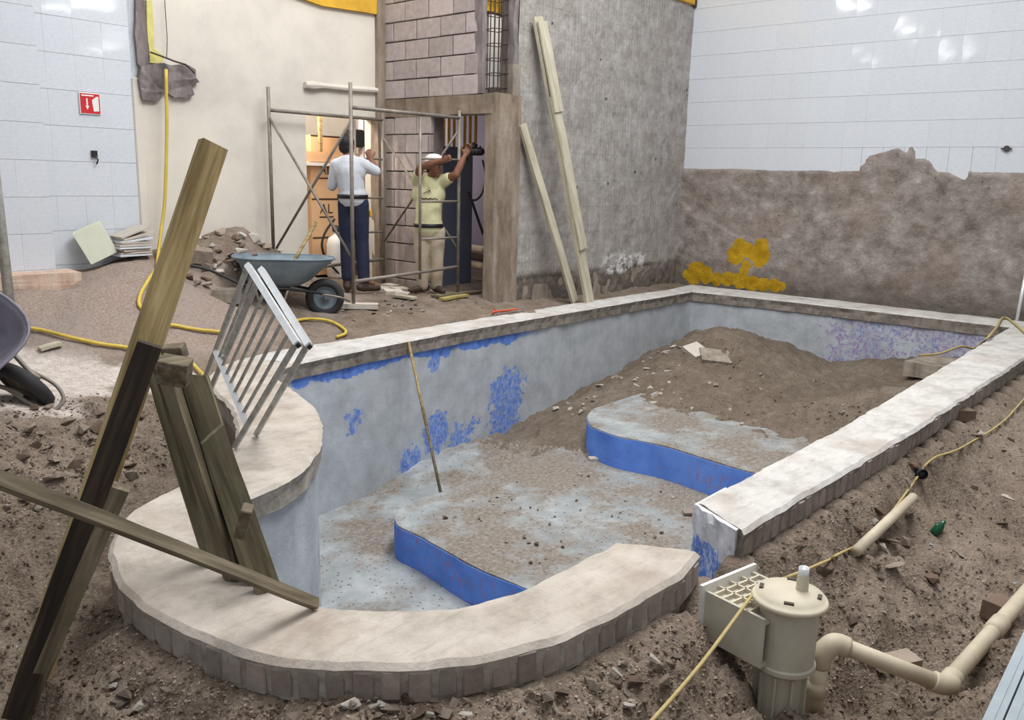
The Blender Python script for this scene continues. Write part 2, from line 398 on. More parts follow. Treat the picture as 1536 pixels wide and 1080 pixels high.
# rough hacked render with yellow paint marks (lower right wall)
t = NT('hacked_render'); x = t.xyz()
n = t.noise(5, 8, .7)
base = t.ramp(n, [(.28, srgb(108, 100, 93)), (.45, srgb(146, 138, 131)), (.58, srgb(166, 158, 153)), (.72, srgb(194, 188, 184))])
base = t.mix(t.math('MULTIPLY', t.step(t.noise(1.1, 5, .6), .48, .62), .3), base, srgb(158, 132, 122))
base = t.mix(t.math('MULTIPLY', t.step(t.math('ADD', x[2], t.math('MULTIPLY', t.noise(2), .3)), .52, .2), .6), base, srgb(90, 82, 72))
yel = None
for (px_, py_, r) in ((1045, 408, .14), (1058, 412, .12), (1040, 418, .09), (1075, 418, .09), (1092, 418, .09), (1110, 420, .10), (1128, 425, .10), (1145, 427, .09), (1162, 428, .08), (1174, 429, .05), (1116, 408, .07), (1120, 398, .06), (1104, 382, .12), (1110, 370, .10), (1122, 375, .09), (1140, 382, .13), (1142, 370, .10), (1138, 393, .08), (1032, 412, .08)):
    yy, zz = PX(px_, py_, 11.07).y, PX(px_, py_, 11.07).z
    v = t.n.new('ShaderNodeCombineXYZ'); t.lk(x[1], v.inputs[1]); t.lk(x[2], v.inputs[2]); b = t.blob((0, yy, zz), r, co=v.outputs[0]); yel = b if yel is None else t.math('MAXIMUM', yel, b)
ym = t.step(t.math('ADD', yel, t.math('MULTIPLY', t.math('SUBTRACT', t.noise(7, 6, .7), .5), 1.3)), -.14, -.08)
holes = t.step(t.voro(9), .1, .07)
ym = t.math('MULTIPLY', ym, t.math('SUBTRACT', 1.0, holes))
base = t.mix(ym, base, t.ramp(t.noise(8), [(.3, srgb(168, 130, 28)), (.7, srgb(206, 166, 46))]))
base = t.mix(t.math('MULTIPLY', holes, t.step(t.noise(3), .5, .6)), base, srgb(70, 62, 56))
t.bump(t.math('ADD', n, t.math('MULTIPLY', t.noise(24, 6, .75), .7)), .03, 1.0)
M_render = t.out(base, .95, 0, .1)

t = NT('cream_painted_wall')
c = t.ramp(t.noise(1.1, 6, .6), [(.3, srgb(194, 188, 180)), (.5, srgb(212, 206, 196)), (.75, srgb(224, 218, 205))])
c = t.mix(t.math('MULTIPLY', t.step(t.noise(14, 5, .7), .6, .75), .25), c, srgb(180, 172, 160))
t.bump(t.noise(8, 6, .7), .006, .5); M_cream = t.out(c, .8, 0, .25)
M_block = plain('concrete_block', srgb(176, 165, 163), .95, 0, .2, 16, .005, .1, True)
M_joint = plain('block_mortar', srgb(128, 120, 116), .95, 0, .15, 20, .005, .1)
def mk_conc(name, a, b, c_):
    t = NT(name); n = t.noise(4, 7, .65, co=t.map((2, 2, .6)))
    c = t.ramp(n, [(.28, a), (.5, b), (.75, c_)]); t.bump(t.noise(22, 5, .7), .008, .8); return t.out(c, .95, 0, .12)
M_conc = mk_conc('cast_concrete', srgb(112, 104, 94), srgb(148, 138, 126), srgb(172, 164, 154))
M_lintel = mk_conc('lintel_concrete', srgb(108, 96, 84), srgb(142, 128, 114), srgb(168, 156, 144))
M_broken = mk_conc('broken_masonry', srgb(84, 78, 80), srgb(126, 118, 118), srgb(160, 150, 148))
M_yellow = plain('ochre_beam_paint', srgb(206, 160, 46), .7, 0, .18, 6)
M_yellowpale = plain('pale_yellow_paint', srgb(206, 198, 120), .8, 0, .12, 10)

def mk_wood(name, a, b, c_, sc=1.0, rough=.75):
    t = NT(name); co = t.map((2.2 * sc, 30 * sc, 30 * sc))
    n = t.noise(1.0, 5, .6, .6, co=co); n2 = t.noise(3, 4, .6)
    c = t.ramp(n, [(.3, a), (.5, b), (.72, c_)]); c = t.mix(t.math('MULTIPLY', t.step(n2, .5, .72), .35), c, a)
    t.bump(n, .003, .6); return t.out(c, rough, 0, .25)
M_pine = mk_wood('fresh_pine', srgb(118, 100, 66), srgb(156, 136, 94), srgb(186, 168, 126))
M_oldwood = mk_wood('weathered_wood', srgb(74, 66, 53), srgb(110, 100, 82), srgb(144, 133, 112))
M_darkwood = mk_wood('dark_stained_wood', srgb(34, 30, 26), srgb(52, 44, 38), srgb(76, 64, 52))
M_greenwood = mk_wood('grey_green_wood', srgb(70, 66, 52), srgb(104, 98, 78), srgb(136, 128, 104))
M_palewood = mk_wood('pale_dusty_board', srgb(156, 148, 126), srgb(184, 177, 156), srgb(202, 198, 182))
M_yelwood = mk_wood('yellowish_board', srgb(128, 112, 60), srgb(164, 148, 92), srgb(190, 176, 124))

M_alu = plain('mill_aluminium', srgb(226, 228, 230), .32, .45, .08, 30)
M_alud = plain('dull_aluminium', srgb(176, 176, 172), .42, .45, .3, 22)
M_galv = plain('galvanised_sheet', srgb(196, 206, 212), .28, .7, .08, 9)
M_scaf = plain('scaffold_steel', srgb(134, 126, 118), .6, .35, .3, 9)
M_black = plain('black_plastic', srgb(30, 30, 32), .5, 0, .2, 8)
M_tyre = plain('worn_rubber', srgb(48, 47, 50), .8, 0, .25, 10)
M_barrow = plain('faded_blue_barrow', srgb(118, 132, 142), .6, .2, .28, 5)
M_barrowin = plain('cement_crusted_tray', srgb(150, 152, 156), .8, .1, .25, 4)
M_barrow2 = plain('grey_violet_tray', srgb(128, 124, 136), .55, .2, .35, 3)
M_pvc = plain('dusty_pvc', srgb(196, 184, 162), .6, 0, .12, 8)
M_skim = plain('aged_white_plastic', srgb(198, 189, 168), .6, 0, .12, 7)
M_skimg = plain('grey_filter_plastic', srgb(186, 182, 168), .65, 0, .15, 5)
M_hose = plain('yellow_hose', srgb(206, 178, 74), .5, 0, .1, 5)
M_rope = plain('tan_rope', srgb(180, 162, 110), .85, 0, .15, 40)
M_stone = plain('rubble_stone', srgb(152, 138, 126), .95, 0, .22, 12, .01, .1, True)
M_stonel = plain('pale_rubble', srgb(196, 188, 178), .95, 0, .12, 12, .01, .1, True)
M_stoned = plain('brown_clod', srgb(116, 100, 88), .95, 0, .2, 12, .01, .1, True)
M_red = plain('red_sign', srgb(196, 40, 44), .4, 0, .04, 5)
M_white = plain('white_paint', srgb(232, 230, 228), .5, 0, .03, 5)
M_card = plain('cardboard', srgb(218, 178, 138), .85, 0, .06, 4)
M_print = plain('dark_print', srgb(70, 50, 38), .8, 0, .05, 4)
M_cab = plain('blue_grey_steel', srgb(96, 104, 124), .5, .1, .1, 3)
M_skin = plain('skin', srgb(126, 84, 64), .6, 0, .08, 9)
M_hair = plain('black_hair', srgb(22, 19, 20), .7, 0, .3, 40)
M_shirt1 = plain('light_grey_cloth', srgb(196, 200, 208), .9, 0, .08, 8, .01)
M_jeans = plain('navy_denim', srgb(30, 36, 62), .9, 0, .25, 10, .01)
M_shirt2 = plain('yellow_green_cloth', srgb(206, 203, 162), .9, 0, .08, 8, .01)
M_khaki = plain('beige_trouser_cloth', srgb(176, 162, 142), .9, 0, .1, 8, .01)
M_belt = plain('black_belt', srgb(24, 22, 24), .5)
M_shoe = plain('brown_leather', srgb(62, 48, 40), .7, 0, .2, 10)
M_orange = plain('orange_handle', srgb(206, 88, 52), .5)
M_green = plain('green_glass', srgb(20, 84, 56), .15)
M_innerw = plain('inner_room_plaster', srgb(206, 200, 208), .8, 0, .06, 4)
M_rust = plain('rusty_rebar', srgb(74, 62, 56), .8, .2, .25, 20)
def emis(name, c, s):
    t = NT(name); t.b.inputs['Emission Color'].default_value = c; t.b.inputs['Emission Strength'].default_value = s; return t.out(c, .5)
M_tubelight = emis('lit_tube', (1, 1, 1, 1), 45)

# ------------------------------------------------------------------ pool outline
PATH = [(2.71, 1.765, .355), (2.35, 1.775, .34), (2.04, 1.80, .33), (1.83, 1.92, .34), (1.70, 2.05, .34), (1.61, 2.19, .35), (1.57, 2.41, .36),
        (1.57, 2.65, .37), (1.63, 2.9, .38), (1.76, 3.12, .38), (1.98, 3.23, .38), (2.18, 3.27, .4), (2.45, 3.42, .43), (2.76, 3.72, .47), (3.10, 4.24, .49),
        (3.29, 4.75, .48), (3.38, 5.05, .47), (3.52, 5.28, .46), (3.76, 5.40, .46)]
def path_io(P, n=8):
    c = spline([(p[0], p[1], p[2]) for p in P], n); I, O = [], []
    for k, p in enumerate(c):
        a, b = c[max(k - 1, 0)], c[min(k + 1, len(c) - 1)]
        d = Vector((b.x - a.x, b.y - a.y, 0)).normalized(); nrm = Vector((-d.y, d.x, 0))
        if k == 0: nrm = Vector((.5, -.86, 0))        # the cut end beside the skimmer
        I.append(Vector((p.x, p.y, 0))); O.append(Vector((p.x, p.y, 0)) + (nrm if k == 0 else -(-nrm)) * p.z)
    return I, O
Ic, Oc = path_io(PATH)
# pool lies to the right of travel, so the outer side is to the left
if (Oc[20] - Vector((3, 2.8, 0))).length < (Ic[20] - Vector((3, 2.8, 0))).length:
    Oc = [Oc[0]] + [i * 2 - o for i, o in zip(Ic[1:], Oc[1:])]
Oc[0] = Z(1053, 828); Oc[0].z = 0
def line_pts(a, b, n): return [Vector(a).lerp(Vector(b), k / n) for k in range(n + 1)]
def flat2(v): return Vector((v[0], v[1], 0))
Il = line_pts((3.76, 5.40, 0), (4.6, 5.49, 0), 12) + line_pts((4.6, 5.49, 0), (5.83, 5.57, 0), 18)[1:] + line_pts((5.83, 5.57, 0), (10.22, 5.60, 0), 60)[1:]
Ol = [Vector((p.x, 5.93 + .02 * math.sin(p.x), 0)) for p in Il]; Ol[0] = Oc[-1].copy()
for k in range(1, 6): Ol[k] = Ol[k].lerp(Oc[-1] + Vector((k * .07, 0.02 * k, 0)), 1 - k / 6)
Ib = line_pts((10.22, 5.60, 0), (10.35, 4.2, 0), 16) + line_pts((10.35, 4.2, 0), (10.33, 1.84, 0), 26)[1:]
Ob = line_pts((10.86, 5.98, 0), (10.92, 4.2, 0), 16) + line_pts((10.92, 4.2, 0), (10.86, 1.34, 0), 26)[1:]
Ir = line_pts((10.33, 1.84, 0), (5.1, 1.725, 0), 60) + line_pts((5.1, 1.725, 0), (3.35, 1.74, 0), 30)[1:]
Or = line_pts((10.86, 1.34, 0), (5.1, 1.375, 0), 60) + line_pts((5.1, 1.375, 0), (3.19, 1.43, 0), 30)[1:]
Ol[-1] = Ob[0].copy()
POOL_IN = Ic + Il[1:] + Ib[1:] + Ir[1:]
POOL_MID = [a.lerp(b, .5) for a, b in zip(Ic + Il[1:] + Ib[1:] + Ir[1:], Oc + Ol[1:] + Ob[1:] + Or[1:])]

def sweep(bm, I, O, z0, z1, ntop=5, jit=.008, seed=0, cap=True, skirt=2):
    rings = []
    for k, (a, b) in enumerate(zip(I, O)):
        r = []; d = (b - a)
        def J(s, amp): return float(fbm(a.x * 1.0 + s * 3.3, a.y + s * 1.7, 9, 4, seed, .65)) * amp
        dn = d.normalized()
        for q in range(skirt): t = q / skirt; r.append(a + dn * (.012 + J(q, jit)) + Vector((0, 0, z0 + (z1 - z0) * t + (J(q + 9, jit) if q else 0))))
        r.append(a + dn * J(3, jit) + Vector((0, 0, z1 - .018)))
        r.append(a + dn * (.018 + J(3, jit)) + Vector((0, 0, z1 - .003 + J(5, .006))))
        for q in range(1, ntop): r.append(a + d * (q / ntop) + Vector((0, 0, z1 + J(20 + q, .012))))
        r.append(b - dn * (.02 - J(4, jit)) + Vector((0, 0, z1 - .003 + J(6, .006))))
        r.append(b + dn * J(4, jit) + Vector((0, 0, z1 - .02)))
        for q in range(skirt - 1, -1, -1): t = q / skirt; r.append(b + dn * (-.007 + J(q + 12, jit * .5)) + Vector((0, 0, z0 + (z1 - z0) * t + (J(q + 9, jit) if q else 0))))
        rings.append([bm.verts.new(v) for v in r])
    m = len(rings[0])
    for A, B in zip(rings[:-1], rings[1:]):
        for i in range(m): bm.faces.new((A[i], B[i], B[(i + 1) % m], A[(i + 1) % m]))
    if cap: bm.faces.new(rings[0]); bm.faces.new(rings[-1][::-1])
    bmesh.ops.recalc_face_normals(bm, faces=bm.faces)
def dense(I, O, step=.04):
    a, b = [I[0]], [O[0]]
    for k in range(1, len(I)):
        n = max(1, int((I[k] - I[k - 1]).length / step + .5))
        for q in range(1, n + 1): a.append(I[k - 1].lerp(I[k], q / n)); b.append(O[k - 1].lerp(O[k], q / n))
    return a, b

pool = empty('swimming_pool', (5.5, 3.6, -1.4), 0, 'drained concrete swimming pool with one rounded end, brick coping and peeling blue paint', 'pool')
TH = .135
cope_parts = []
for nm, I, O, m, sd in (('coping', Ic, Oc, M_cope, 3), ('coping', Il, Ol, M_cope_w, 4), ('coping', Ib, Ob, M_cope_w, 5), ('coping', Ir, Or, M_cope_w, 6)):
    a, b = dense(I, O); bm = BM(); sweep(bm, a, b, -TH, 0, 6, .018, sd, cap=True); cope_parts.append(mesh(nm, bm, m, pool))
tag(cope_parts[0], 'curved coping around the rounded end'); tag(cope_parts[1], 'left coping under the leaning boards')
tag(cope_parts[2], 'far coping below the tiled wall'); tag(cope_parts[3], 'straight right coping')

# bricks on edge, seen on the outer face of the coping
def brick_row(I, O, parent, s0, s1, pitch=.086, bw=.062, h=.1, outer=True, dz=-.075, depth=.05):
    O = O if outer else I
    L = [0]
    for k in range(1, len(O)): L.append(L[-1] + (O[k] - O[k - 1]).length)
    def at(s):
        for k in range(1, len(L)):
            if L[k] >= s: t = (s - L[k - 1]) / (L[k] - L[k - 1] + 1e-9); return O[k - 1].lerp(O[k], t), (O[k] - O[k - 1]).normalized(), (I[k] - O[k]).normalized()
        return O[-1], (O[-1] - O[-2]).normalized(), (I[-1] - O[-1]).normalized()
    meshes = []
    for v in range(4):
        bm = BM(); box(bm, (0, 0, 0), (bw * (.9 + .07 * v), depth, h * (.92 + .04 * v))); bevel(bm, .005)
        for w in bm.verts: w.co += Vector([rng.uniform(-.0025, .0025) for _ in range(3)])
        me = bpy.data.meshes.new('brick'); bm.to_mesh(me); bm.free(); me.materials.append(M_brick); meshes.append(me)
    off = wpos(parent); s = s0
    while s < min(s1, L[-1] - .04):
        p, d, inn = at(s)
        o = bpy.data.objects.new('brick', rng.choice(meshes)); link(o); o.parent = parent
        nrm = Vector((d.y, -d.x, 0));
        if nrm.dot(inn) > 0: nrm = -nrm
        o.location = p + nrm * (-depth / 2 - .001 + rng.uniform(-.003, .002)) + Vector((0, 0, dz + rng.uniform(-.004, .004))) - off
        o.rotation_euler = (0, rng.uniform(-.03, .03), math.atan2(d.y, d.x)); s += pitch * rng.uniform(.93, 1.07)
brick_row(Ic, Oc, cope_parts[0], .06, 4.6)
brick_row(list(reversed(Ir)), list(reversed(Or)), cope_parts[3], .06, 4.2)

# walls under the coping
def wall_band(name, I, O, mat, th=.1, inset=.035, label=None):
    a = []; b = []
    for i, o in zip(I, O): d = (o - i).normalized(); a.append(i + d * inset); b.append(i + d * (inset + th))
    a, b = dense(a, b, .06); bm = BM()
    rings = []
    for p, q in zip(a, b):
        w = float(fbm(p.x, p.y, 2.2, 3, 8)) * .006; d = (q - p).normalized()
        rings.append([bm.verts.new(v) for v in (p + Vector((0, 0, -1.45)), p + d * w + Vector((0, 0, -.9)), p - d * w + Vector((0, 0, -.45)), p + Vector((0, 0, -TH + .012)), q + Vector((0, 0, -TH + .012)), q + Vector((0, 0, -1.45)))])
    m = 6
    for A, B in zip(rings[:-1], rings[1:]):
        for i in range(m): bm.faces.new((A[i], B[i], B[(i + 1) % m], A[(i + 1) % m]))
    bm.faces.new(rings[0]); bm.faces.new(rings[-1][::-1]); bmesh.ops.recalc_face_normals(bm, faces=bm.faces)
    o = mesh(name, bm, mat, pool, smooth=False)
    if label: o['label'] = label
    return o
OFFP = wpos(pool)
def L_(p): return (p[0] - OFFP.x, p[1] - OFFP.y, p[2] - OFFP.z)      # object space of parts of the pool
def lp(lst): return [(*L_(p[:3]), p[3], p[4]) for p in lst]
wl = lambda px, py: tuple(PY(px, py, 5.58))
patches = [(*wl(520, 628), .22, .8), (*wl(656, 650), .28, 1.1), (*wl(764, 592), .42, 1.0), (*wl(760, 628), .36, 1.1), (*wl(612, 690), .2, 1.05), (*wl(690, 665), .3, .9), (*wl(660, 632), .2, .8), (*wl(650, 545), .15, .8), (*wl(710, 640), .25, .55)]
M_wl = mk_poolwall('pool_wall_left_render', (-.215 - OFFP.z, 3.4 - OFFP.x, 7.0 - OFFP.x), lp(patches))
wb = lambda px, py: tuple(PX(px, py, 10.36))
patches = [(*wb(1290, 520), .75, .62), (*wb(1340, 490), .8, .6), (*wb(1420, 500), .8, .72), (*wb(1310, 548), .4, .85), (*wb(1250, 540), .3, .6), (*wb(1270, 500), .5, .6)]
M_wb = mk_poolwall('pool_wall_far_render', None, lp(patches), purple=True)
M_wc = mk_poolwall('pool_wall_curve_render', None, [], 0)
for I, O in ((Ic, Oc), (Il, Ol), (Ib, Ob), (Ir, Or)):
    a = [i.lerp(o, .3) for i, o in zip(I, O)]; b = [o + (i - o).normalized() * .03 for i, o in zip(I, O)]
    a, b = dense(a, b, .06); bm = BM(); sweep(bm, a, b, -1.0, -TH + .01, 2, .02, 31, skirt=5); mesh('footing', bm, M_conc, pool)
wall_band('pool_wall', Ic, Oc, M_wc); wall_band('pool_wall', Il, Ol, M_wl, label='pool wall with a band of blue paint under the coping')
wall_band('pool_wall', Ib, Ob, M_wb, label='far pool wall speckled with violet paint'); wall_band('pool_wall', Ir, Or, M_wc)
# the cut end of the right wall beside the skimmer: white render, blue lower down
a, b = Ir[-1], Or[-1]; d = (b - a).normalized(); nrm = Vector((d.y, -d.x, 0))
if nrm.x > 0: nrm = -nrm
bm = BM(); N1, N2 = 12, 16; g = []
for i in range(N1 + 1):
    row = []
    for j in range(N2 + 1):
        u = i / N1; v = j / N2; z = -.006 - v * .6
        inset = max(0, u - .75) * max(0, v) * .25 - .0
        p = a.lerp(b, .03 + u * .9) + nrm * (.02 + float(fbm(u * 3, v * 3, 3, 3, 5)) * .02 - v * .01) - d * inset; p.z = z; row.append(bm.verts.new(p))
    g.append(row)
for i in range(N1):
    for j in range(N2): bm.faces.new((g[i][j], g[i + 1][j], g[i + 1][j + 1], g[i][j + 1]))
r = bmesh.ops.extrude_face_region(bm, geom=bm.faces[:]); bmesh.ops.translate(bm, verts=[v for v in r['geom'] if isinstance(v, bmesh.types.BMVert)], vec=(.3, 0, 0))
bmesh.ops.recalc_face_normals(bm, faces=bm.faces)
e1, e2 = (3.27, 1.66, -.36), (3.22, 1.52, -.40)
M_end = mk_poolwall('wall_end_render', None, lp([(*e1, .26, 2.6), (*e2, .22, 2.4)]), white=True)
tag(mesh('wall_end', bm, M_end, pool), 'white rendered wall end with blue paint at the bottom')

# raised floors (steps) and their blue risers
def px_poly(pts, z): return [flat2(Z(x, y, z)) for x, y in pts]
zt1, zt2 = -1.065, -.77
e1 = px_poly([(800, 889), (778, 877.6), (719, 853), (673, 828), (628, 803), (600, 790), (594, 783), (592.5, 776), (597, 768), (606, 761), (631, 748), (662, 738)], zt1)
e2 = px_poly([(1145, 713), (1134, 710), (1060, 688), (995, 668), (930, 655), (898, 644), (886, 638), (882, 630), (882, 622), (890, 613)], zt2)
def clampy(P):                      # the straight riser carries on to the right-hand wall
    q = P[1]; return [Vector((q.x - (P[3].x - q.x) * 0, 1.7, 0))] + P[1:]
e1 = clampy(e1); e2 = clampy(e2)
def stepobj(edge, ztop, xend, yend, label):
    path = spline([(p.x, p.y, 0) for p in edge], 5)
    bm = BM(); poly = [(p.x, p.y) for p in path] + [(xend, path[-1].y + .05), (xend, 1.7)]
    prism(bm, poly, -1.5, ztop)
    bmesh.ops.triangulate(bm, faces=[f for f in bm.faces if abs(f.normal.z) > .5] if False else [f for f in bm.faces if len(f.verts) > 4])
    bmesh.ops.recalc_face_normals(bm, faces=bm.faces)
    st = mesh('step', bm, M_step, pool); st['label'] = label
    bm = BM(); rings = []
    for k, p in enumerate(path):
        a_, b_ = path[max(0, k - 1)], path[min(len(path) - 1, k + 1)]; dd = (b_ - a_).normalized(); nn = Vector((-dd.y, dd.x, 0))
        if nn.x > 0 and k < 4: nn = -nn
        j = float(fbm(p.x * 3, p.y * 3, 4, 3, 2)) * .012
        rings.append([bm.verts.new(p + nn * .006 + Vector((0, 0, zz))) for zz in (-1.45, ztop - .012 + j * .6)] + [bm.verts.new(p - nn * .01 + Vector((0, 0, zz))) for zz in (ztop - .012 + j * .6, -1.45)])
    for A, B in zip(rings[:-1], rings[1:]):
        for i in range(4): bm.faces.new((A[i], B[i], B[(i + 1) % 4], A[(i + 1) % 4]))
    bmesh.ops.recalc_face_normals(bm, faces=bm.faces)
    rs = mesh('riser', bm, M_riser, st); rs['label'] = 'bright blue painted riser'
    return st
t = NT('blue_riser_paint')
c = t.ramp(t.noise(3, 5, .6), [(.3, srgb(84, 124, 212)), (.55, srgb(106, 150, 238)), (.8, srgb(124, 164, 244))])
chip = t.math('MULTIPLY', t.step(t.noise(22, 6, .75, co=t.map((1, 1, .6))), .55, .6), t.step(t.noise(2.2), .42, .56))
c = t.mix(chip, c, srgb(150, 128, 178)); chip2 = t.step(t.noise(34, 4, .7), .68, .7); c = t.mix(chip2, c, srgb(40, 60, 130))
t.bump(t.noise(30, 5, .7), .004, .6); M_riser = t.out(c, .8, 0, .25)
stepobj(e1, zt1, 6.4, 4.7, 'lower raised floor with a rounded corner')
stepobj(e2, zt2, 10.3, 4.4, 'upper raised floor half covered in dirt')

# pool floor height field (dirt drifts along the left wall and over the upper floor)
def cPY(px, py, Y): v = PY(px, py, Y); return (v.x, v.y, v.z)
def cZ(px, py, z): v = Z(px, py, z); return (v.x, v.y, z)
ctl = [(1.7, 2.0, -1.37), (2.5, 2.2, -1.37), (3.6, 2.0, -1.37), (3, 3.3, -1.36), (3.6, 4.2, -1.34), (3.5, 5.0, -1.34), (1.6, 3.0, -1.37), (4.0, 5.5, -1.33),
       cPY(545, 742, 5.57), cPY(618, 699, 5.57), cPY(688, 668, 5.57), cPY(759, 648, 5.57), cPY(806, 628, 5.57), cPY(868, 590, 5.57), cPY(914, 570, 5.57), cPY(954, 543, 5.57), cPY(1000, 526, 5.57), cPY(1028, 514, 5.57), (10.2, 5.5, -.5),
       (4.5, 4.9, -1.3), (5.2, 4.9, -1.24), (6.0, 4.9, -1.15), (6.6, 4.8, -1.02), (7.2, 4.8, -.88), (7.9, 4.9, -.74), (8.5, 4.9, -.56), (4.4, 3.0, -1.35), (5.5, 3.0, -1.34), (5.9, 2.0, -1.34), (5.0, 4.2, -1.3), (5.7, 4.0, -1.25), (6.0, 3.2, -1.3), (6.05, 2.4, -1.3),
       (6.5, 4.0, -.88), (6.5, 3.2, -.9), (6.5, 2.2, -.9), (7.0, 3.4, -.83), (6.9, 4.1, -.84), (7.4, 2.6, -.76), (7.4, 4.1, -.74), (7.0, 2.0, -.72), (7.6, 1.9, -.62),
       (8.4, 4.6, -.62), (8.9, 4.9, -.42), (9.3, 4.72, -.25), (9.1, 4.4, -.33), (9.6, 4.4, -.38), (8.6, 4.1, -.6), (9.0, 3.7, -.66), (9.7, 3.9, -.55), (10.1, 3.65, -.79), (8.2, 3.3, -.76), (8.8, 2.9, -.74),
       (10.1, 3.28, -.62), (10.2, 2.6, -.5), (9.4, 2.8, -.72), (9.8, 2.2, -.5), (8.6, 2.4, -.6), cPY(1350, 577, 2.35), cPY(1290, 585, 2.5), (8.4, 1.9, -.5), (9.2, 2.0, -.5), (10.2, 5.0, -.55), (9.9, 4.9, -.42)]
rb = RBF(ctl)
def poolz(x, y):
    z = rb(x, y); z = np.maximum(z, -1.37)
    f = np.clip((x - 4.2) / 2.0, 0, 1)
    return z + fbm(x, y, 1.6, 3, 41) * .03 * f + (.3 - np.abs(fbm(x, y, 4, 4, 42))) * .07 * f + fbm(x, y, 9, 4, 44) * (.008 + .03 * f) + np.abs(fbm(x, y, 24, 2, 43)) * .02 * f - .01 * f
inpool = lambda x, y: in_poly(x, y, [(p.x, p.y) for p in [i.lerp(o, .25) for i, o in zip(Ic + Il[1:] + Ib[1:] + Ir[1:], Oc + Ol[1:] + Ob[1:] + Or[1:])]])
grid_mesh('pool_floor', 1.3, 10.6, 1.5, 5.8, .035, poolz, M_floor, keep=lambda x, y: inpool(x, y) & (x < 6.5), parent=pool)
dm = grid_mesh('dirt_mound', 6.0, 10.6, 1.5, 5.8, .03, lambda x, y: poolz(x, y) + np.clip((x - 6.2) * .2, 0, .012), M_pooldirt, keep=lambda x, y: inpool(x, y) & (poolz(x, y) > -1.2))
tag(dm, 'brown dirt heap with rubble covering the far end of the pool floor', 'dirt', kind='stuff')

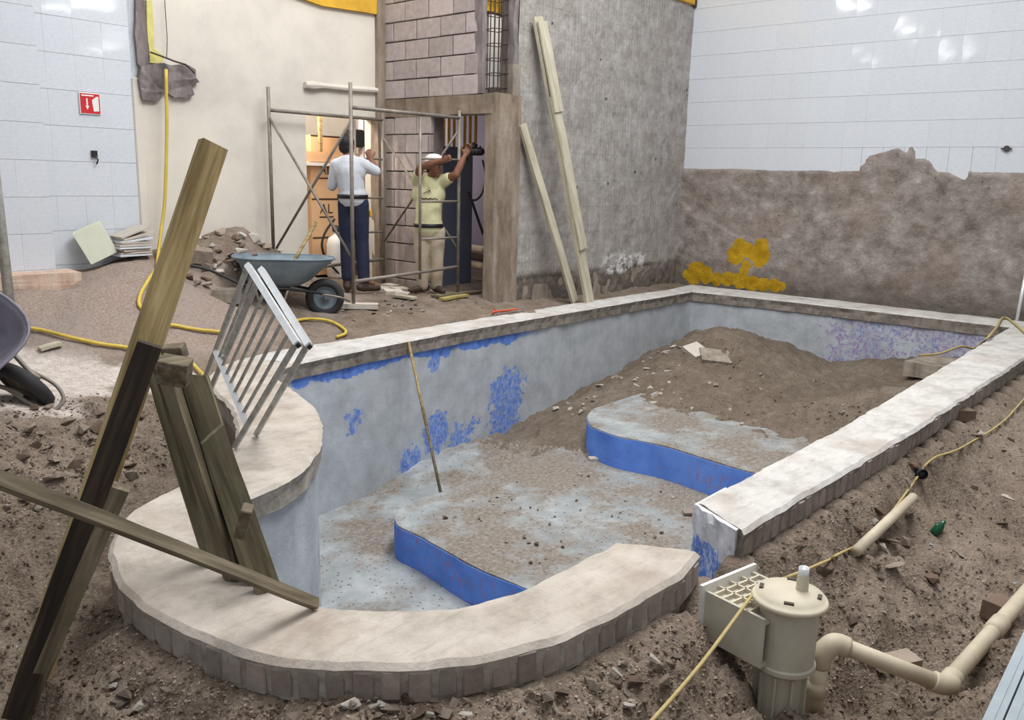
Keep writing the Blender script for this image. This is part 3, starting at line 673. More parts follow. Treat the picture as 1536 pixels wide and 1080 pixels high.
# ------------------------------------------------------------------ ground (one height field with the pool cut out)
gc = [(4.4, 6.05, -.05), (5.2, 6.05, -.04), (6, 6.05, -.04), (8, 6.1, -.05), (10.8, 6.15, -.04), (5.6, 6.45, .06), (6.5, 6.3, .04),
      (5.5, 6.9, .1), (6.3, 7.0, .12), (6.9, 7.8, .13), (6.2, 7.9, .13), (7.0, 6.5, .1), (6.4, 9.0, .13), (8, 7.5, .1), (9.5, 8, .1), (6, 10.4, .13), (11, 8, .1), (8, 10.4, .1), (11.2, 10, .1), (4.6, 9, .3), (3, 10, .4), (1, 10, .4),
      (4.9, 7.85, .88), (4.6, 7.7, .80), (5.4, 8.0, .62), (4.3, 7.75, .66), (3.9, 7.95, .64), (3.4, 8.0, .5), (3.0, 7.8, .48), (2.4, 7.7, .45), (1.0, 7.7, .4), (5.0, 7.3, .2), (5.5, 7.4, .14), (5.9, 7.7, .14), (4.7, 7.15, .2), (4.4, 7.3, .3),
      cPY(60, 480, 6.9), cPY(110, 445, 7.1), cPY(150, 425, 7.2), cPY(220, 398, 7.25), cPY(290, 412, 7.65), cPY(330, 445, 7.0), cPY(250, 450, 6.9), cPY(160, 475, 6.75), cPY(80, 512, 6.5), cPY(330, 490, 6.4), cPY(250, 503, 6.4), (3.6, 7.5, .58),
      cPY(30, 430, 7.4), cPY(90, 440, 7.55), (4.2, 6.3, .0), (3.6, 6.0, -.02), (3.3, 5.75, -.06), (3.0, 5.3, -.12),
      cZ(100, 560, .03), cZ(180, 565, .0), cZ(150, 600, .0), cZ(20, 520, .12), cZ(0, 620, .06), cZ(60, 645, .05), cZ(0, 700, .05), cZ(100, 690, 0), cZ(180, 640, 0), cZ(230, 600, -.02), cZ(290, 560, -.03),
      (1.14, 3.74, .0), (1.5, 3.86, -.01), (1.85, 4.03, -.03), (2.2, 4.4, -.08), (.6, 3.7, 0), (0, 3.8, 0), (-.5, 4, 0), (2.4, 5.0, -.06), (2.7, 5.3, -.08),
      (.93, 3.2, -.44), (1.2, 3.4, -.46), (1.5, 3.62, -.42), (1.95, 3.85, -.4), (2.4, 4.35, -.4), (2.65, 4.75, -.3), (.85, 2.9, -.42), (.6, 3.1, -.44), (.2, 3.1, -.45), (-.5, 3.1, -.45), (1.02, 3.05, -.42), (1.08, 2.75, -.15), (.8, 2.55, -.34), (.4, 2.4, -.4), (-.5, 2.5, -.4),
      (1.15, 2.45, -.10), (1.18, 2.15, -.10), (1.35, 1.86, -.10), (1.6, 1.6, -.10), (1.9, 1.40, -.10), (2.3, 1.34, -.11), (2.65, 1.32, -.13), (1.6, 1.3, -.10), (1.05, 2.0, -.12),
      cZ(200, 1080, -.22), (.9, 3.45, -.22), (.5, 3.45, -.25), cZ(400, 1080, -.14), cZ(600, 1080, -.12), cZ(768, 1080, -.11), cZ(900, 1080, -.10), cZ(850, 1030, -.14), cZ(980, 980, -.17), cZ(1000, 1070, -.16), cZ(1040, 950, -.24), cZ(1085, 985, -.3), cZ(1100, 1070, -.36),
      cZ(1110, 930, -.42), cZ(1130, 1040, -.52), cZ(1200, 1075, -.55), cZ(1270, 1075, -.46), (3.0, 1.35, -.42), (3.25, 1.3, -.36), (2.95, 1.2, -.48),
      (.5, .5, -.15), (0, 0, -.2), (1.5, .3, -.15), (2.2, .4, -.14), (2.2, .9, -.2), (0, 1.5, -.3), (-.5, -1, -.2), (2, -1, -.15),
      (3.6, 1.3, -.15), (4.5, 1.28, -.14), (5.4, 1.26, -.14), (4.0, 1.1, -.27), (5.0, 1.0, -.26), (6.5, 1.2, -.18), (8, 1.18, -.15), (10, 1.18, -.1),
      cZ(1250, 830, -.36), cZ(1300, 860, -.4), cZ(1350, 930, -.44), cZ(1280, 1000, -.47), cZ(1400, 1045, -.5), cZ(1440, 1030, -.5), cZ(1490, 960, -.48), cZ(1536, 890, -.46), cZ(1550, 960, -.34), cZ(1500, 1010, -.38), cZ(1430, 900, -.46), cZ(1420, 780, -.43), cZ(1536, 800, -.47), (4.6, .5, -.46), (4.2, .6, -.47), cZ(1536, 720, -.36), cZ(1480, 700, -.34), cZ(1340, 790, -.33), cZ(1440, 660, -.26),
      (2.6, .35, -.14), (3.0, .3, -.14), (3.4, .35, -.16), (2.8, -.2, -.1), (4.5, .1, -.25), (6, .3, -.3), (8, .4, -.25), (11.2, 1.2, -.05), (11.2, -1.2, -.1), (6, -1.2, -.2), (9, -1.2, -.2), (3.5, -1.2, -.12)]
rg = RBF(gc)
EDGE = [p for p in Oc[::4] if p.y < 2.85] + Or[::3]
def groundz(x, y):
    z = rg(x, y)
    rough = np.clip(1.15 - np.hypot(x - 6.5, y - 8.2) / 2.2, 0, 1) * .75                       # trodden floor by the workers
    slab = np.clip(1.2 - np.hypot(x - 2.1, y - 5.95) / .9, 0, 1) * .9
    inside = (y > 8.15).astype(float)
    k = np.clip(1 - np.maximum(rough, slab), .06, 1) * (1 - .9 * inside)
    sand = np.clip(1.2 - np.hypot((x - 3.4), (y - 6.9)) / 1.3, 0, 1)
    k2 = k * (1 - .7 * sand) * np.where(y > 5.3, .45, 1.0)
    near = np.clip(1.4 - (x + y) / 9, .45, 1); big = .3 - np.abs(fbm(x, y + .1 * vnoise(x * 3, y * 3, 9), 2.6, 3, 19))
    rid = .35 - np.abs(fbm(x + .12 * vnoise(x * 4, y * 4, 3), y, 5.5, 4, 12))
    z = z + fbm(x, y, 1.4, 3, 11) * .06 * k + rid * .13 * k2 * near + big * .18 * k2 * near - .05 * k2 + (np.abs(fbm(x, y, 15, 3, 13)) - .2) * .07 * k2 * near + fbm(x, y, 40, 2, 14) * .010 * k2
    dm_ = np.full(np.shape(x), 9.0)
    for p in EDGE: dm_ = np.minimum(dm_, np.hypot(x - p.x, y - p.y))
    w = np.clip(1.5 - dm_ / .13, 0, 1)
    return z * (1 - w) + np.clip(z, -.128, -.085) * w
def gz(x, y): return float(groundz(np.array([x]), np.array([y]))[0])
def pz(x, y): return max(float(poolz(np.array([x]), np.array([y]))[0]), -9)
mid_poly = [(p.x, p.y) for p in POOL_MID]
def keepg(x, y): return ~in_poly(x, y, mid_poly)
ground = grid_mesh('ground', -.5, 11.2, -1.3, 10.5, .06, groundz, M_soil, keep=lambda x, y: keepg(x, y) & ~((x < 4.6) & (y < 5.2)))
ground['kind'] = 'structure'
g2 = grid_mesh('dug_trench_soil', -.5, 4.62, -1.3, 5.22, .022, groundz, M_soil, keep=lambda x, y: keepg(x, y) & (x < 4.62), parent=ground)
# ------------------------------------------------------------------ room shell
TOP = 4.3
def struct(name, bm, m, parent=None, label=None, smooth=False, **k):
    o = mesh(name, bm, m, parent, smooth=smooth, **k)
    if parent is None: o['kind'] = 'structure'
    if label: o['label'] = label
    return o
# right wall
bm = BM(); box(bm, (11.22, 2.6, 1.9), (.2, 7.7, 4.8)); wall_right = struct('wall_right', bm, M_grout)
BITE = [(1286, 262), (1291, 252), (1299, 246), (1301, 238), (1318, 232), (1335, 227), (1347, 225), (1360, 232), (1364, 223), (1371, 222), (1372, 241), (1386, 241), (1396, 246), (1401, 255), (1406, 261), (1422, 262), (1432, 266), (1442, 271), (1449, 273), (1452, 258), (1458, 262), (1475, 263)]
BW = sorted([(PX(x, y, 11.09).y, PX(x, y, 11.09).z) for x, y in BITE])
ZB = 1.585
def tile_low(y):
    if y <= BW[0][0] or y >= BW[-1][0]: return ZB
    for (a, za), (b, zb) in zip(BW[:-1], BW[1:]):
        if a <= y <= b: return za + (zb - za) * (y - a) / (b - a + 1e-9)
    return ZB
# rough render zone
bm = BM(); ny, nz_ = 250, 110; g = []
Y0, Y1 = -1.2, 6.36
for i in range(ny + 1):
    y = Y0 + (Y1 - Y0) * i / ny; row = []
    for j in range(nz_ + 1):
        z = -.25 + 2.45 * j / nz_
        up = max(0, (z - tile_low(y)) / .05)
        d = .035 + float(fbm(y, z, 1.3, 5, 61)) * .035 + float(fbm(y, z, 9, 4, 62)) * .016
        crack = 1 if z < .95 + .25 * math.sin(y * 2.1) + float(fbm(y, z, 2, 3, 5)) * .2 else 0
        d += .02 * crack * (1 if y > 4.2 else .5)
        d = d + (0 - d) * min(1, up) if up > 0 else d
        row.append(bm.verts.new((11.12 - d - .005, y, z)))
    g.append(row)
for i in range(ny):
    for j in range(nz_): bm.faces.new((g[i][j], g[i + 1][j], g[i + 1][j + 1], g[i][j + 1]))
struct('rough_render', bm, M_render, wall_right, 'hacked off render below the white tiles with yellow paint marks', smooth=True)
# tiles
TWd, THt = .25, .31
tile_cache = {}
def std_tile(w, h, key):
    if key not in tile_cache:
        vs = []
        for q in range(3):
            bm = BM(); box(bm, (0, 0, 0), (.012, w - .0003, h - .0022)); bevel(bm, .0005)
            me = bpy.data.meshes.new('tile'); bm.to_mesh(me); bm.free(); me.materials.append(M_tile); vs.append(me)
        tile_cache[key] = vs
    return rng.choice(tile_cache[key])
y = 6.36 - TWd / 2; n_t = 0
while y > -.9:
    for r in range(9):
        z0 = ZB + r * THt; z1 = z0 + THt
        ya, yb = y - TWd / 2, y + TWd / 2
        lows = [tile_low(ya + (yb - ya) * q / 10) for q in range(11)]
        lo_min, lo_max = min(lows), max(lows)
        if r > 0 and lo_max <= z0 or (r == 0 and lo_max <= z0 + .001 and lo_min >= z0 - .001):
            o = bpy.data.objects.new('tile', std_tile(TWd, THt, 'a')); link(o); o.parent = wall_right
            o.location = (11.10, y, (z0 + z1) / 2); o.rotation_euler = (0, rng.uniform(-.006, .006), rng.uniform(-.008, .008))
        elif lo_min < z1 - .01:
            prof = [(ya + .0015 + (yb - ya - .003) * q / 10, min(z1 - .002, max(z0 if r > 0 else -9, lows[q]))) for q in range(11)]
            prof = [p for p in prof]
            bm = BM(); cols = []
            for yy, zz in prof: cols.append([bm.verts.new((xx, yy, h)) for xx in (11.094, 11.106) for h in (zz, z1 - .0015)])
            for A, B in zip(cols[:-1], cols[1:]):
                bm.faces.new((A[0], A[1], B[1], B[0])); bm.faces.new((A[2], B[2], B[3], A[3])); bm.faces.new((A[0], B[0], B[2], A[2])); bm.faces.new((A[1], A[3], B[3], B[1]))
            bm.faces.new((cols[0][0], cols[0][2], cols[0][3], cols[0][1])); bm.faces.new((cols[-1][0], cols[-1][1], cols[-1][3], cols[-1][2]))
            bmesh.ops.recalc_face_normals(bm, faces=bm.faces)
            mesh('tile', bm, M_tile, wall_right)
    y -= TWd
# dark socket hole in the tiles
p = PX(1510, 223, 11.085); bm = BM(); lathe(bm, [(0, .02), (.03, .02), (.034, .012), (.034, 0), (0, 0)], p, 14, Matrix.Rotation(-math.pi / 2, 3, 'Y'))
for s_ in (-1, 1): box(bm, p + Vector((-.012, s_ * .04, 0)), (.012, .03, .016))
struct('wire_outlet', bm, plain('dark_hole', srgb(60, 58, 58)), wall_right, 'dark wire outlet in the tiles')
# stripped grey wall
YG = 6.36
bm = BM(); nx, nz_ = 170, 150; g = []
for i in range(nx + 1):
    x = 7.40 + (11.12 - 7.40) * i / nx; row = []
    for j in range(nz_ + 1):
        z = -.2 + 4.0 * j / nz_
        d = float(fbm(x, z, 1.1, 4, 71)) * .012 + abs(float(fbm(x * 1.0, z * .12, 9, 3, 72))) * .006 + float(fbm(x, z, 14, 3, 73)) * .005
        if z < .3: d += float(fbm(x, z, 4, 4, 74)) * .03 - .015
        row.append(bm.verts.new((x, YG - .012 - d, z)))
    g.append(row)
for i in range(nx):
    for j in range(nz_): bm.faces.new((g[i][j], g[i + 1][j], g[i + 1][j + 1], g[i][j + 1]))
wall_back = BM(); box(wall_back, (9.35, YG + .1, 1.8), (3.5, .19, 4.0)); wall_back = struct('wall_back', wall_back, M_conc)
struct('stripped_mortar', bm, M_strip, wall_back, 'grey mortar bed where the tiles were stripped', smooth=True)
bm = BM(); box(bm, (9.3, YG + .08, 4.25), (3.6, .26, .9)); bevel(bm, .01)
struct('ring_beam', bm, M_yellow, wall_back, 'ochre yellow beam on top of the grey wall')
bm = BM(); box(bm, (11.07, YG - .03, 3.84), (.05, .05, .12)); mesh('beam_edge', bm, M_rust, wall_back)
# block wall with column, lintel, and blocks one by one
XB = 7.0
YC = 8.1
bm = BM(); box(bm, (XB + .115, 7.70, 1.0), (.15, .84, 2.4)); box(bm, (XB + .115, 7.36, 3.3), (.15, 1.52, 2.04)); wall_block = struct('wall_middle', bm, M_joint)
def block(x, y0, y1, z0, z1):
    bm = BM(); box(bm, (0, 0, 0), (.14, y1 - y0 - .012, z1 - z0 - .012)); bevel(bm, .005)
    for v in bm.verts: v.co += Vector([rng.uniform(-.002, .002) for _ in range(3)])
    o = mesh('block', bm, M_block, wall_block, local=True); o.location = (x + rng.uniform(-.006, .004) + .06, (y0 + y1) / 2, (z0 + z1) / 2)
zs = [2.29 + .212 * k for k in range(10)]
for r, z0 in enumerate(zs):                              # above the lintel
    y = 8.1 - (0 if r % 2 == 0 else .19); 
    if r % 2: block(XB, 8.1 - .19, 8.1, z0, z0 + .212)
    while y > 6.62:
        y2 = max(y - .385, 6.56); block(XB, y2, y, z0, z0 + .212); y = y2
for r in range(10):                                      # between the two doors
    z0 = -.02 + .212 * r
    if z0 > 2.0: continue
    y = 8.1 - (0 if r % 2 == 0 else .19)
    if r % 2: block(XB, 8.1 - .19, 8.1, z0, min(z0 + .212, 2.08))
    while y > 7.32:
        y2 = max(y - .385, 7.28); block(XB, y2, y, z0, min(z0 + .212, 2.1)); y = y2
def wobble(bm, amp=.008, seed=0, sub=0):
    if sub: bmesh.ops.subdivide_edges(bm, edges=bm.edges[:], cuts=sub, use_grid_fill=True)
    for v in bm.verts: v.co += Vector(mnoise.noise_vector(v.co * 3 + Vector((seed, 0, 0)))) * amp + Vector(mnoise.noise_vector(v.co * 14)) * amp * .4
bm = BM(); box(bm, (XB + .09, 7.22, 2.19), (.22, 1.72, .2)); wobble(bm, .008, 1, 7); struct('lintel', bm, M_lintel, wall_block)
# concrete column at the corner of the grey wall
bm = BM(); box(bm, (7.21, YG + .02, 1.09), (.42, .15, 2.42)); wobble(bm, .010, 2, 9); column = struct('trim_1', bm, M_lintel, label='cast concrete corner column beside the open doorway')
bm = BM(); box(bm, (7.37, YG + .075, 1.25), (.12, .19, 2.74)); wobble(bm, .008, 12, 9); mesh('column_edge', bm, M_conc, column)
# concrete strip in the corner and chased edge
bm = BM(); box(bm, (6.93, YC + .02, 2.0), (.12, .14, 4.6)); wobble(bm, .012, 3, 9); struct('trim_2', bm, M_lintel, label='bare concrete strip in the corner above the bright doorway')
# rebar pocket above the column
rb_ = empty('rebar_cage', (7.18, YG + .12, 2.3), 0, 'rusty rebar cage standing bare in the unfilled column above the doorway', 'rebar')
for dx in (-.1, -.03, .04, .11):
    for dy in (-.06, .06):
        bm = BM(); tube(bm, [(7.18 + dx, YG + .12 + dy, 2.28), (7.19 + dx, YG + .125 + dy, 3.2), (7.18 + dx, YG + .12 + dy, 4.25)], .007, 6); mesh('vertical_bar', bm, M_rust, rb_)
for k in range(13):
    z = 2.36 + k * .15; bm = BM(); q = [(7.06, YG + .05, z), (7.3, YG + .05, z + .02), (7.3, YG + .19, z), (7.06, YG + .19, z - .01)]
    tube(bm, q, .005, 5, closed=True); mesh('stirrup', bm, M_rust, rb_)
bm = BM(); box(bm, (7.41, YG + .1, 3.3), (.13, .2, 2.0)); wobble(bm, .03, 5, 7); struct('broken_jamb', bm, M_broken, wall_back)
bm = BM(); box(bm, (7.02, YG + .2, 3.3), (.06, .12, 2.0)); wobble(bm, .014, 6, 7); struct('column_edge', bm, M_broken, wall_block)
bm = BM(); box(bm, (7.25, YG + .28, 3.62), (.5, .14, .9)); wobble(bm, .02, 7, 4); struct('yellow_beam_end', bm, M_yellow, wall_block)
# cream wall with the first doorway
DX0, DX1, DZ = 5.87, 6.87, 2.075
bm = BM(); box(bm, ((4.03 + DX0) / 2, YC + .1, 1.95), (DX0 - 4.03, .2, 4.7)); box(bm, ((DX0 + DX1) / 2, YC + .1, (DZ + 4.3) / 2), (DX1 - DX0, .2, 4.3 - DZ)); box(bm, (6.93, YC + .12, 1.2), (.12, .16, 2.4))
wobble(bm, .006, 8, 3); wall_left = struct('wall_left', bm, M_cream)
bm = BM(); box(bm, (6.1, YC + .06, 3.65), (2.4, .2, 1.04)); wobble(bm, .008, 2, 3)
for v in bm.verts:
    if v.co.z < 3.4: v.co.z = 3.22 + (.1 if v.co.x < 5.9 else 0) * (5.9 - v.co.x) + .02 * math.sin(v.co.x * 7)
struct('ochre_band', bm, M_yellow, wall_left, 'ochre yellow beam at the top of the cream wall')
a, b = PY(457, 127, YC - .03), PY(566, 136, YC - .03)
bm = BM(); tube(bm, [a, a.lerp(b, .1), a.lerp(b, .25), a.lerp(b, .6), b], [.035, .045, .028, .03, .03], 8); wobble(bm, .01, 4)
struct('plaster_ledge', bm, M_cream, wall_left)
# tiled part on the left, with the projecting pier
bm = BM(); box(bm, (2.1, YC + .12, 1.95), (4.0, .2, 4.7)); wl_t = struct('wall_left_tiled', bm, M_grout)
bm = BM(); box(bm, (1.55, YC - .14, 1.95), (2.96, .26, 4.7)); pier = struct('trim_3', bm, M_grout, label='projecting tiled pier at the far left')
def tile_field(parent, x0, x1, yf, key='b', w=.25, zoff=.07):
    x = x1 - w / 2
    while x > x0:
        for r in range(12):
            z = zoff + r * .305 + .1525 + .08
            bm_key = key
            if bm_key not in tile_cache:
                bm = BM(); box(bm, (0, 0, 0), (w - .0003, .012, .3026)); bevel(bm, .0005)
                me = bpy.data.meshes.new('tile'); bm.to_mesh(me); bm.free(); me.materials.append(M_tile); tile_cache[bm_key] = [me]
            o = bpy.data.objects.new('tile', tile_cache[bm_key][0]); link(o); o.parent = parent
            o.location = (x, yf, z + .1); o.rotation_euler = (rng.uniform(-.006, .006), 0, rng.uniform(-.008, .008))
        x -= w
tile_field(wl_t, 3.0, 3.95, YC + .012)
tile_field(pier, 2.3, 3.03, YC - .278)
bm = BM(); box(bm, (3.99, YC + .03, 1.25), (.09, .08, 2.0)); bevel(bm, .01); struct('plaster_edge', bm, M_cream, wall_left)
# chased strip: brown render, pale yellow strip, torn hole
def face_poly(pts, Y, th, m, parent, name, label=None, amp=.01):
    P = [PY(x, y, Y) for x, y in pts]; bm = BM(); extrude_poly(bm, P, (0, th, 0)); 
    bmesh.ops.triangulate(bm, faces=[f for f in bm.faces if len(f.verts) > 4])
    bmesh.ops.subdivide_edges(bm, edges=[e for e in bm.edges if e.calc_length() > .12], cuts=2, use_grid_fill=True)
    for v in bm.verts: v.co += Vector(mnoise.noise_vector(v.co * 9)) * amp
    return struct(name, bm, m, parent, label)
face_poly([(204, 0), (223, 0), (227, 92), (246, 98), (240, 112), (214, 104), (207, 96), (203, 50)], YC - .02, .08, M_broken, wall_left, 'chased_render', 'strip of bare brown render')
face_poly([(220, 0), (228, 0), (231, 74), (246, 84), (242, 96), (226, 95), (222, 60)], YC - .035, .06, M_yellowpale, wall_left, 'yellow_strip', 'pale yellow painted strip')
face_poly([(211, 98), (246, 96), (284, 100), (293, 104), (292, 116), (299, 124), (288, 128), (292, 142), (280, 147), (262, 146), (250, 138), (240, 150), (232, 152), (216, 150), (211, 130)], YC - .05, .12, M_broken, wall_left, 'torn_plaster', 'torn hole with broken grey masonry', .03)
rbar = BM(); tube(rbar, [PY(225, 78, 8.03), PY(252, 88, 7.99), PY(262, 92, 7.97), PY(279, 97, 7.99), PY(292, 110, 8.0)], .008, 6); mesh('bent_rebar', rbar, M_rust, wall_left)
w_ = BM(); tube(w_, [PY(247, 0, 8.06), PY(251, 60, 8.05), PY(250, 86, 8.04)], .004, 5); mesh('thin_wire', w_, M_rust, wall_left)
# base of the pier, little wire outlet, sign
bm = BM(); box(bm, (2.1, YC - .36, .44), (2.1, .3, .2)); wobble(bm, .02, 9, 5); struct('pier_base', bm, mk_conc('pier_base_render', srgb(160, 134, 116), srgb(196, 170, 152), srgb(214, 200, 186)), pier)
p = PY(141, 231, YC); bm = BM(); box(bm, p + Vector((0, -.006, 0)), (.05, .02, .06)); tube(bm, [p, p + Vector((.02, -.03, -.05)), p + Vector((.01, -.02, -.09))], .008, 5)
struct('wire_outlet', bm, M_black, wl_t, 'small dark wire outlet')
def sign():
    c = PY(135, 155.5, YC - .004); w = .185
    r = empty('fire_sign', c, 0, 'square red fire sign with white arrow on the tiled wall', 'sign')
    b = BM(); box(b, c, (w, .008, w)); bevel(b, .001); mesh('sign_border', b, M_white, r)
    b = BM(); box(b, c + Vector((0, -.003, 0)), (w * .92, .008, w * .92)); mesh('panel', b, M_red, r)
    y = c.y - .009
    def pl(pts, nm): b = BM(); extrude_poly(b, [Vector((c.x + u * w, y, c.z + v * w)) for u, v in pts], (0, .003, 0)); mesh(nm, b, M_white, r)
    pl([(-.19, .24), (-.12, .24), (-.12, -.12), (-.06, -.10), (-.155, -.3), (-.25, -.10), (-.19, -.12)], 'arrow')
    pl([(-.4, .40), (.18, .40), (.18, .34), (-.4, .34)], 'bar_mark')
    pl([(.08, .16), (.3, .34), (.4, .34), (.4, -.34), (.14, -.36)], 'extinguisher_mark')
sign()
# rooms behind the openings
bm = BM(); box(bm, (6.4, 10.1, 1.4), (3.6, .1, 3.0)); box(bm, (8.2, 9.2, 1.4), (.1, 1.9, 3.0)); box(bm, (4.7, 9.2, 1.4), (.1, 1.9, 3.0)); struct('wall_store_room', bm, M_cream)
bm = BM(); box(bm, (9.9, 7.9, 1.2), (.1, 2.9, 3.0)); box(bm, (8.6, 8.9, 1.2), (2.6, .1, 3.0)); struct('wall_back_room', bm, M_innerw)
bm = BM(); box(bm, (8.75, 7.75, 2.36), (2.9, 2.4, .06)); struct('ceiling', bm, M_conc)
bm = BM(); box(bm, (9.8, 8.6, 3.6), (.1, 3.6, 2.4)); box(bm, (8.6, 10.2, 3.6), (3, .1, 2.4)); struct('wall_beyond', bm, M_white)
# ------------------------------------------------------------------ loose things: helpers
def hit(px, py, zf=gz, z0=-.1):
    d = ray(px, py); f = {gz: groundz, pz: poolz}.get(zf)
    if f is None: f = np.vectorize(zf, otypes=[float])
    t0 = (1.0 - CAM_H) / d[2]; t1 = (-1.6 - CAM_H) / d[2]; T = np.linspace(t0, min(t1, 22.0), 260)
    for _ in range(2):
        X, Y = d[0] * T, d[1] * T; H = CAM_H + d[2] * T - f(X, Y); k = np.argmax(H < 0) if (H < 0).any() else len(T) - 1
        T = np.linspace(T[max(k - 1, 0)], T[k], 12)
    t_ = T[min(6, len(T) - 1)]; x, y = d[0] * t_, d[1] * t_
    return Vector((x, y, float(f(np.array([x]), np.array([y]))[0])))
def plank_obj(name, a, b, w, t_, up, mat, parent=None, cut=0.0, segs=8, warp=.004):
    """board with its length along local x, foot at a"""
    a, b = Vector(a), Vector(b); L = (b - a).length; M = frame_from(b - a, up)
    bm = BM(); rings = []
    for k in range(segs + 1):
        x = L * k / segs; ring = []
        bow = warp * math.sin(math.pi * k / segs)
        for sy, sz in ((-1, -1), (1, -1), (1, 1), (-1, 1)):
            xx = x + (cut * sy if k == segs else 0)
            ring.append(bm.verts.new((xx, sy * w / 2 + rng.uniform(-.0012, .0012), sz * t_ / 2 + bow + rng.uniform(-.0008, .0008))))
        rings.append(ring)
    for k in range(segs):
        for i in range(4): bm.faces.new((rings[k][i], rings[k][(i + 1) % 4], rings[k + 1][(i + 1) % 4], rings[k + 1][i]))
    bm.faces.new(rings[0][::-1]); bm.faces.new(rings[-1]); bmesh.ops.recalc_face_normals(bm, faces=bm.faces)
    me = bpy.data.meshes.new(name); bm.to_mesh(me); bm.free(); me.materials.append(mat)
    o = bpy.data.objects.new(name, me); link(o)
    T = Matrix.Translation(a) @ M.to_4x4()
    if parent is not None: o.parent = parent; T = Matrix.Translation(-wpos(parent)) @ T
    o.matrix_local = T
    return o
TOCAM = (-UF * .93 + Vector((0, 0, .25))).normalized()

# ------------------------------------------------------------------ leaning boards in front (left)
up1 = (-UF * .86 + UR * .5).normalized()
tag(plank_obj('timber_board', Z(28, 1085, -.40), PD(320, 217, 3.15), .100, .048, (-UF * .76 + UR * .65), M_pine), 'tall yellowish pine board leaning across the left side, its top end cut square', 'board')
tag(plank_obj('timber_board', Z(22, 1075, -.27), PD(225, 516, 2.60), .072, .04, (-UF * .9 + UR * .3), M_darkwood), 'dark stained board in front of the tall pine board', 'board')
tag(plank_obj('timber_board', Z(24, 1098, -.36), PD(182, 730, 2.5), .048, .035, (-UF * .9 + UR * .3), M_oldwood), 'short brown board at the foot of the tall pine board', 'board')
tag(plank_obj('timber_board', PD(-70, 692, 1.85), Z(474, 906, .012), .036, .024, (-UF * .8 + Vector((0, 0, .8)) + UR * .1), M_oldwood, segs=10), 'long thin board lying crosswise with one end on the curved coping', 'board')
tre = empty('timber_trestle', Z(370, 870, 0), 0, 'bundle of grey green boards with nailed blocks leaning up from the curved coping', 'trestle')
for (f, tp, d, w, th_, m, ups, ct) in (((318, 846), (224, 532), 2.98, .062, .03, M_greenwood, (-UF * .7 - UR * .6), 0), ((350, 868), (246, 548), 2.96, .055, .035, M_oldwood, (-UF * .9 - UR * .3), .01),
                             ((392, 876), (290, 562), 3.05, .092, .03, M_greenwood, (-UF * .95 + UR * .1), .02), ((368, 868), (268, 556), 3.08, .05, .03, M_darkwood, (-UF * .9), 0), ((402, 884), (318, 650), 2.82, .085, .035, M_greenwood, (-UF * .85 + UR * .45), -.02)):  # dark board added behind the others to darken the bright gap between them
    plank_obj('board', Z(*f, .0), PD(*tp, d), w, th_, ups, m, tre, ct)
for (x, y, d, sx, sy, sz, rz) in ((262, 556, 2.90, .10, .075, .085, .3), (262, 528, 3.0, .075, .05, .05, -.2), (366, 782, 2.62, .035, .05, .105, .5)):
    bm = BM(); c = PD(x, y, d); box(bm, c, (sx, sy, sz), Euler((.2, rz * .6, math.atan2(UR.y, UR.x) + rz * .3)).to_matrix()); bevel(bm, .003); mesh('cross_block', bm, M_oldwood, tre)

# ------------------------------------------------------------------ aluminium railing leaning over the coping
ral = empty('metal_railing', Z(350, 672, 0), 0, 'white aluminium railing with parallel bars leaning on the curved coping', 'railing')
def rpanel(TL, TR, BL, BR, mid, nb, mt, tb=.032):
    bm = BM(); bar(bm, TL, TR + (TR - TL) * .02, tb, tb, TOCAM); mesh('top_rail', bm, M_alu, ral)
    for A, B in ((TL, BL), (TR, BR)):
        bm = BM(); bar(bm, A + (B - A).normalized() * .016, B, .026, .022, TOCAM); mesh('leg', bm, mt, ral)
    if mid:
        ML = TL.lerp(BL, mid[0]); MR = TR.lerp(BR, mid[1]); bm = BM(); bar(bm, ML, MR, .03, .022, TOCAM); mesh('lower_rail', bm, M_alu, ral)
        for k in range(1, nb + 1):
            t_ = k / (nb + 1); bm = BM(); bar(bm, TL.lerp(TR, t_), ML.lerp(MR, t_), .016, .012, TOCAM); mesh('bar', bm, mt, ral)
def zz(px, py, z): v = Z(px, py, z); return Vector((v.x, v.y, z))
rpanel(zz(372, 398, .90), zz(445, 514, .62), zz(295, 600, -.05), zz(352, 670, .01), (.60, .78), 7, M_alud)
rpanel(zz(392, 404, .88), zz(462, 516, .61), zz(304, 612, -.06), zz(384, 652, .01), None, 0, M_alud)
for k in (445, 462):
    e = zz(k + 2, 518 if k == 445 else 520, .61); bm = BM(); bar(bm, e + Vector((0, 0, 0)), e + (zz(445, 514, .62) - zz(372, 398, .90)).normalized() * .006, .022, .022, TOCAM); mesh('tube_end', bm, M_black, ral)

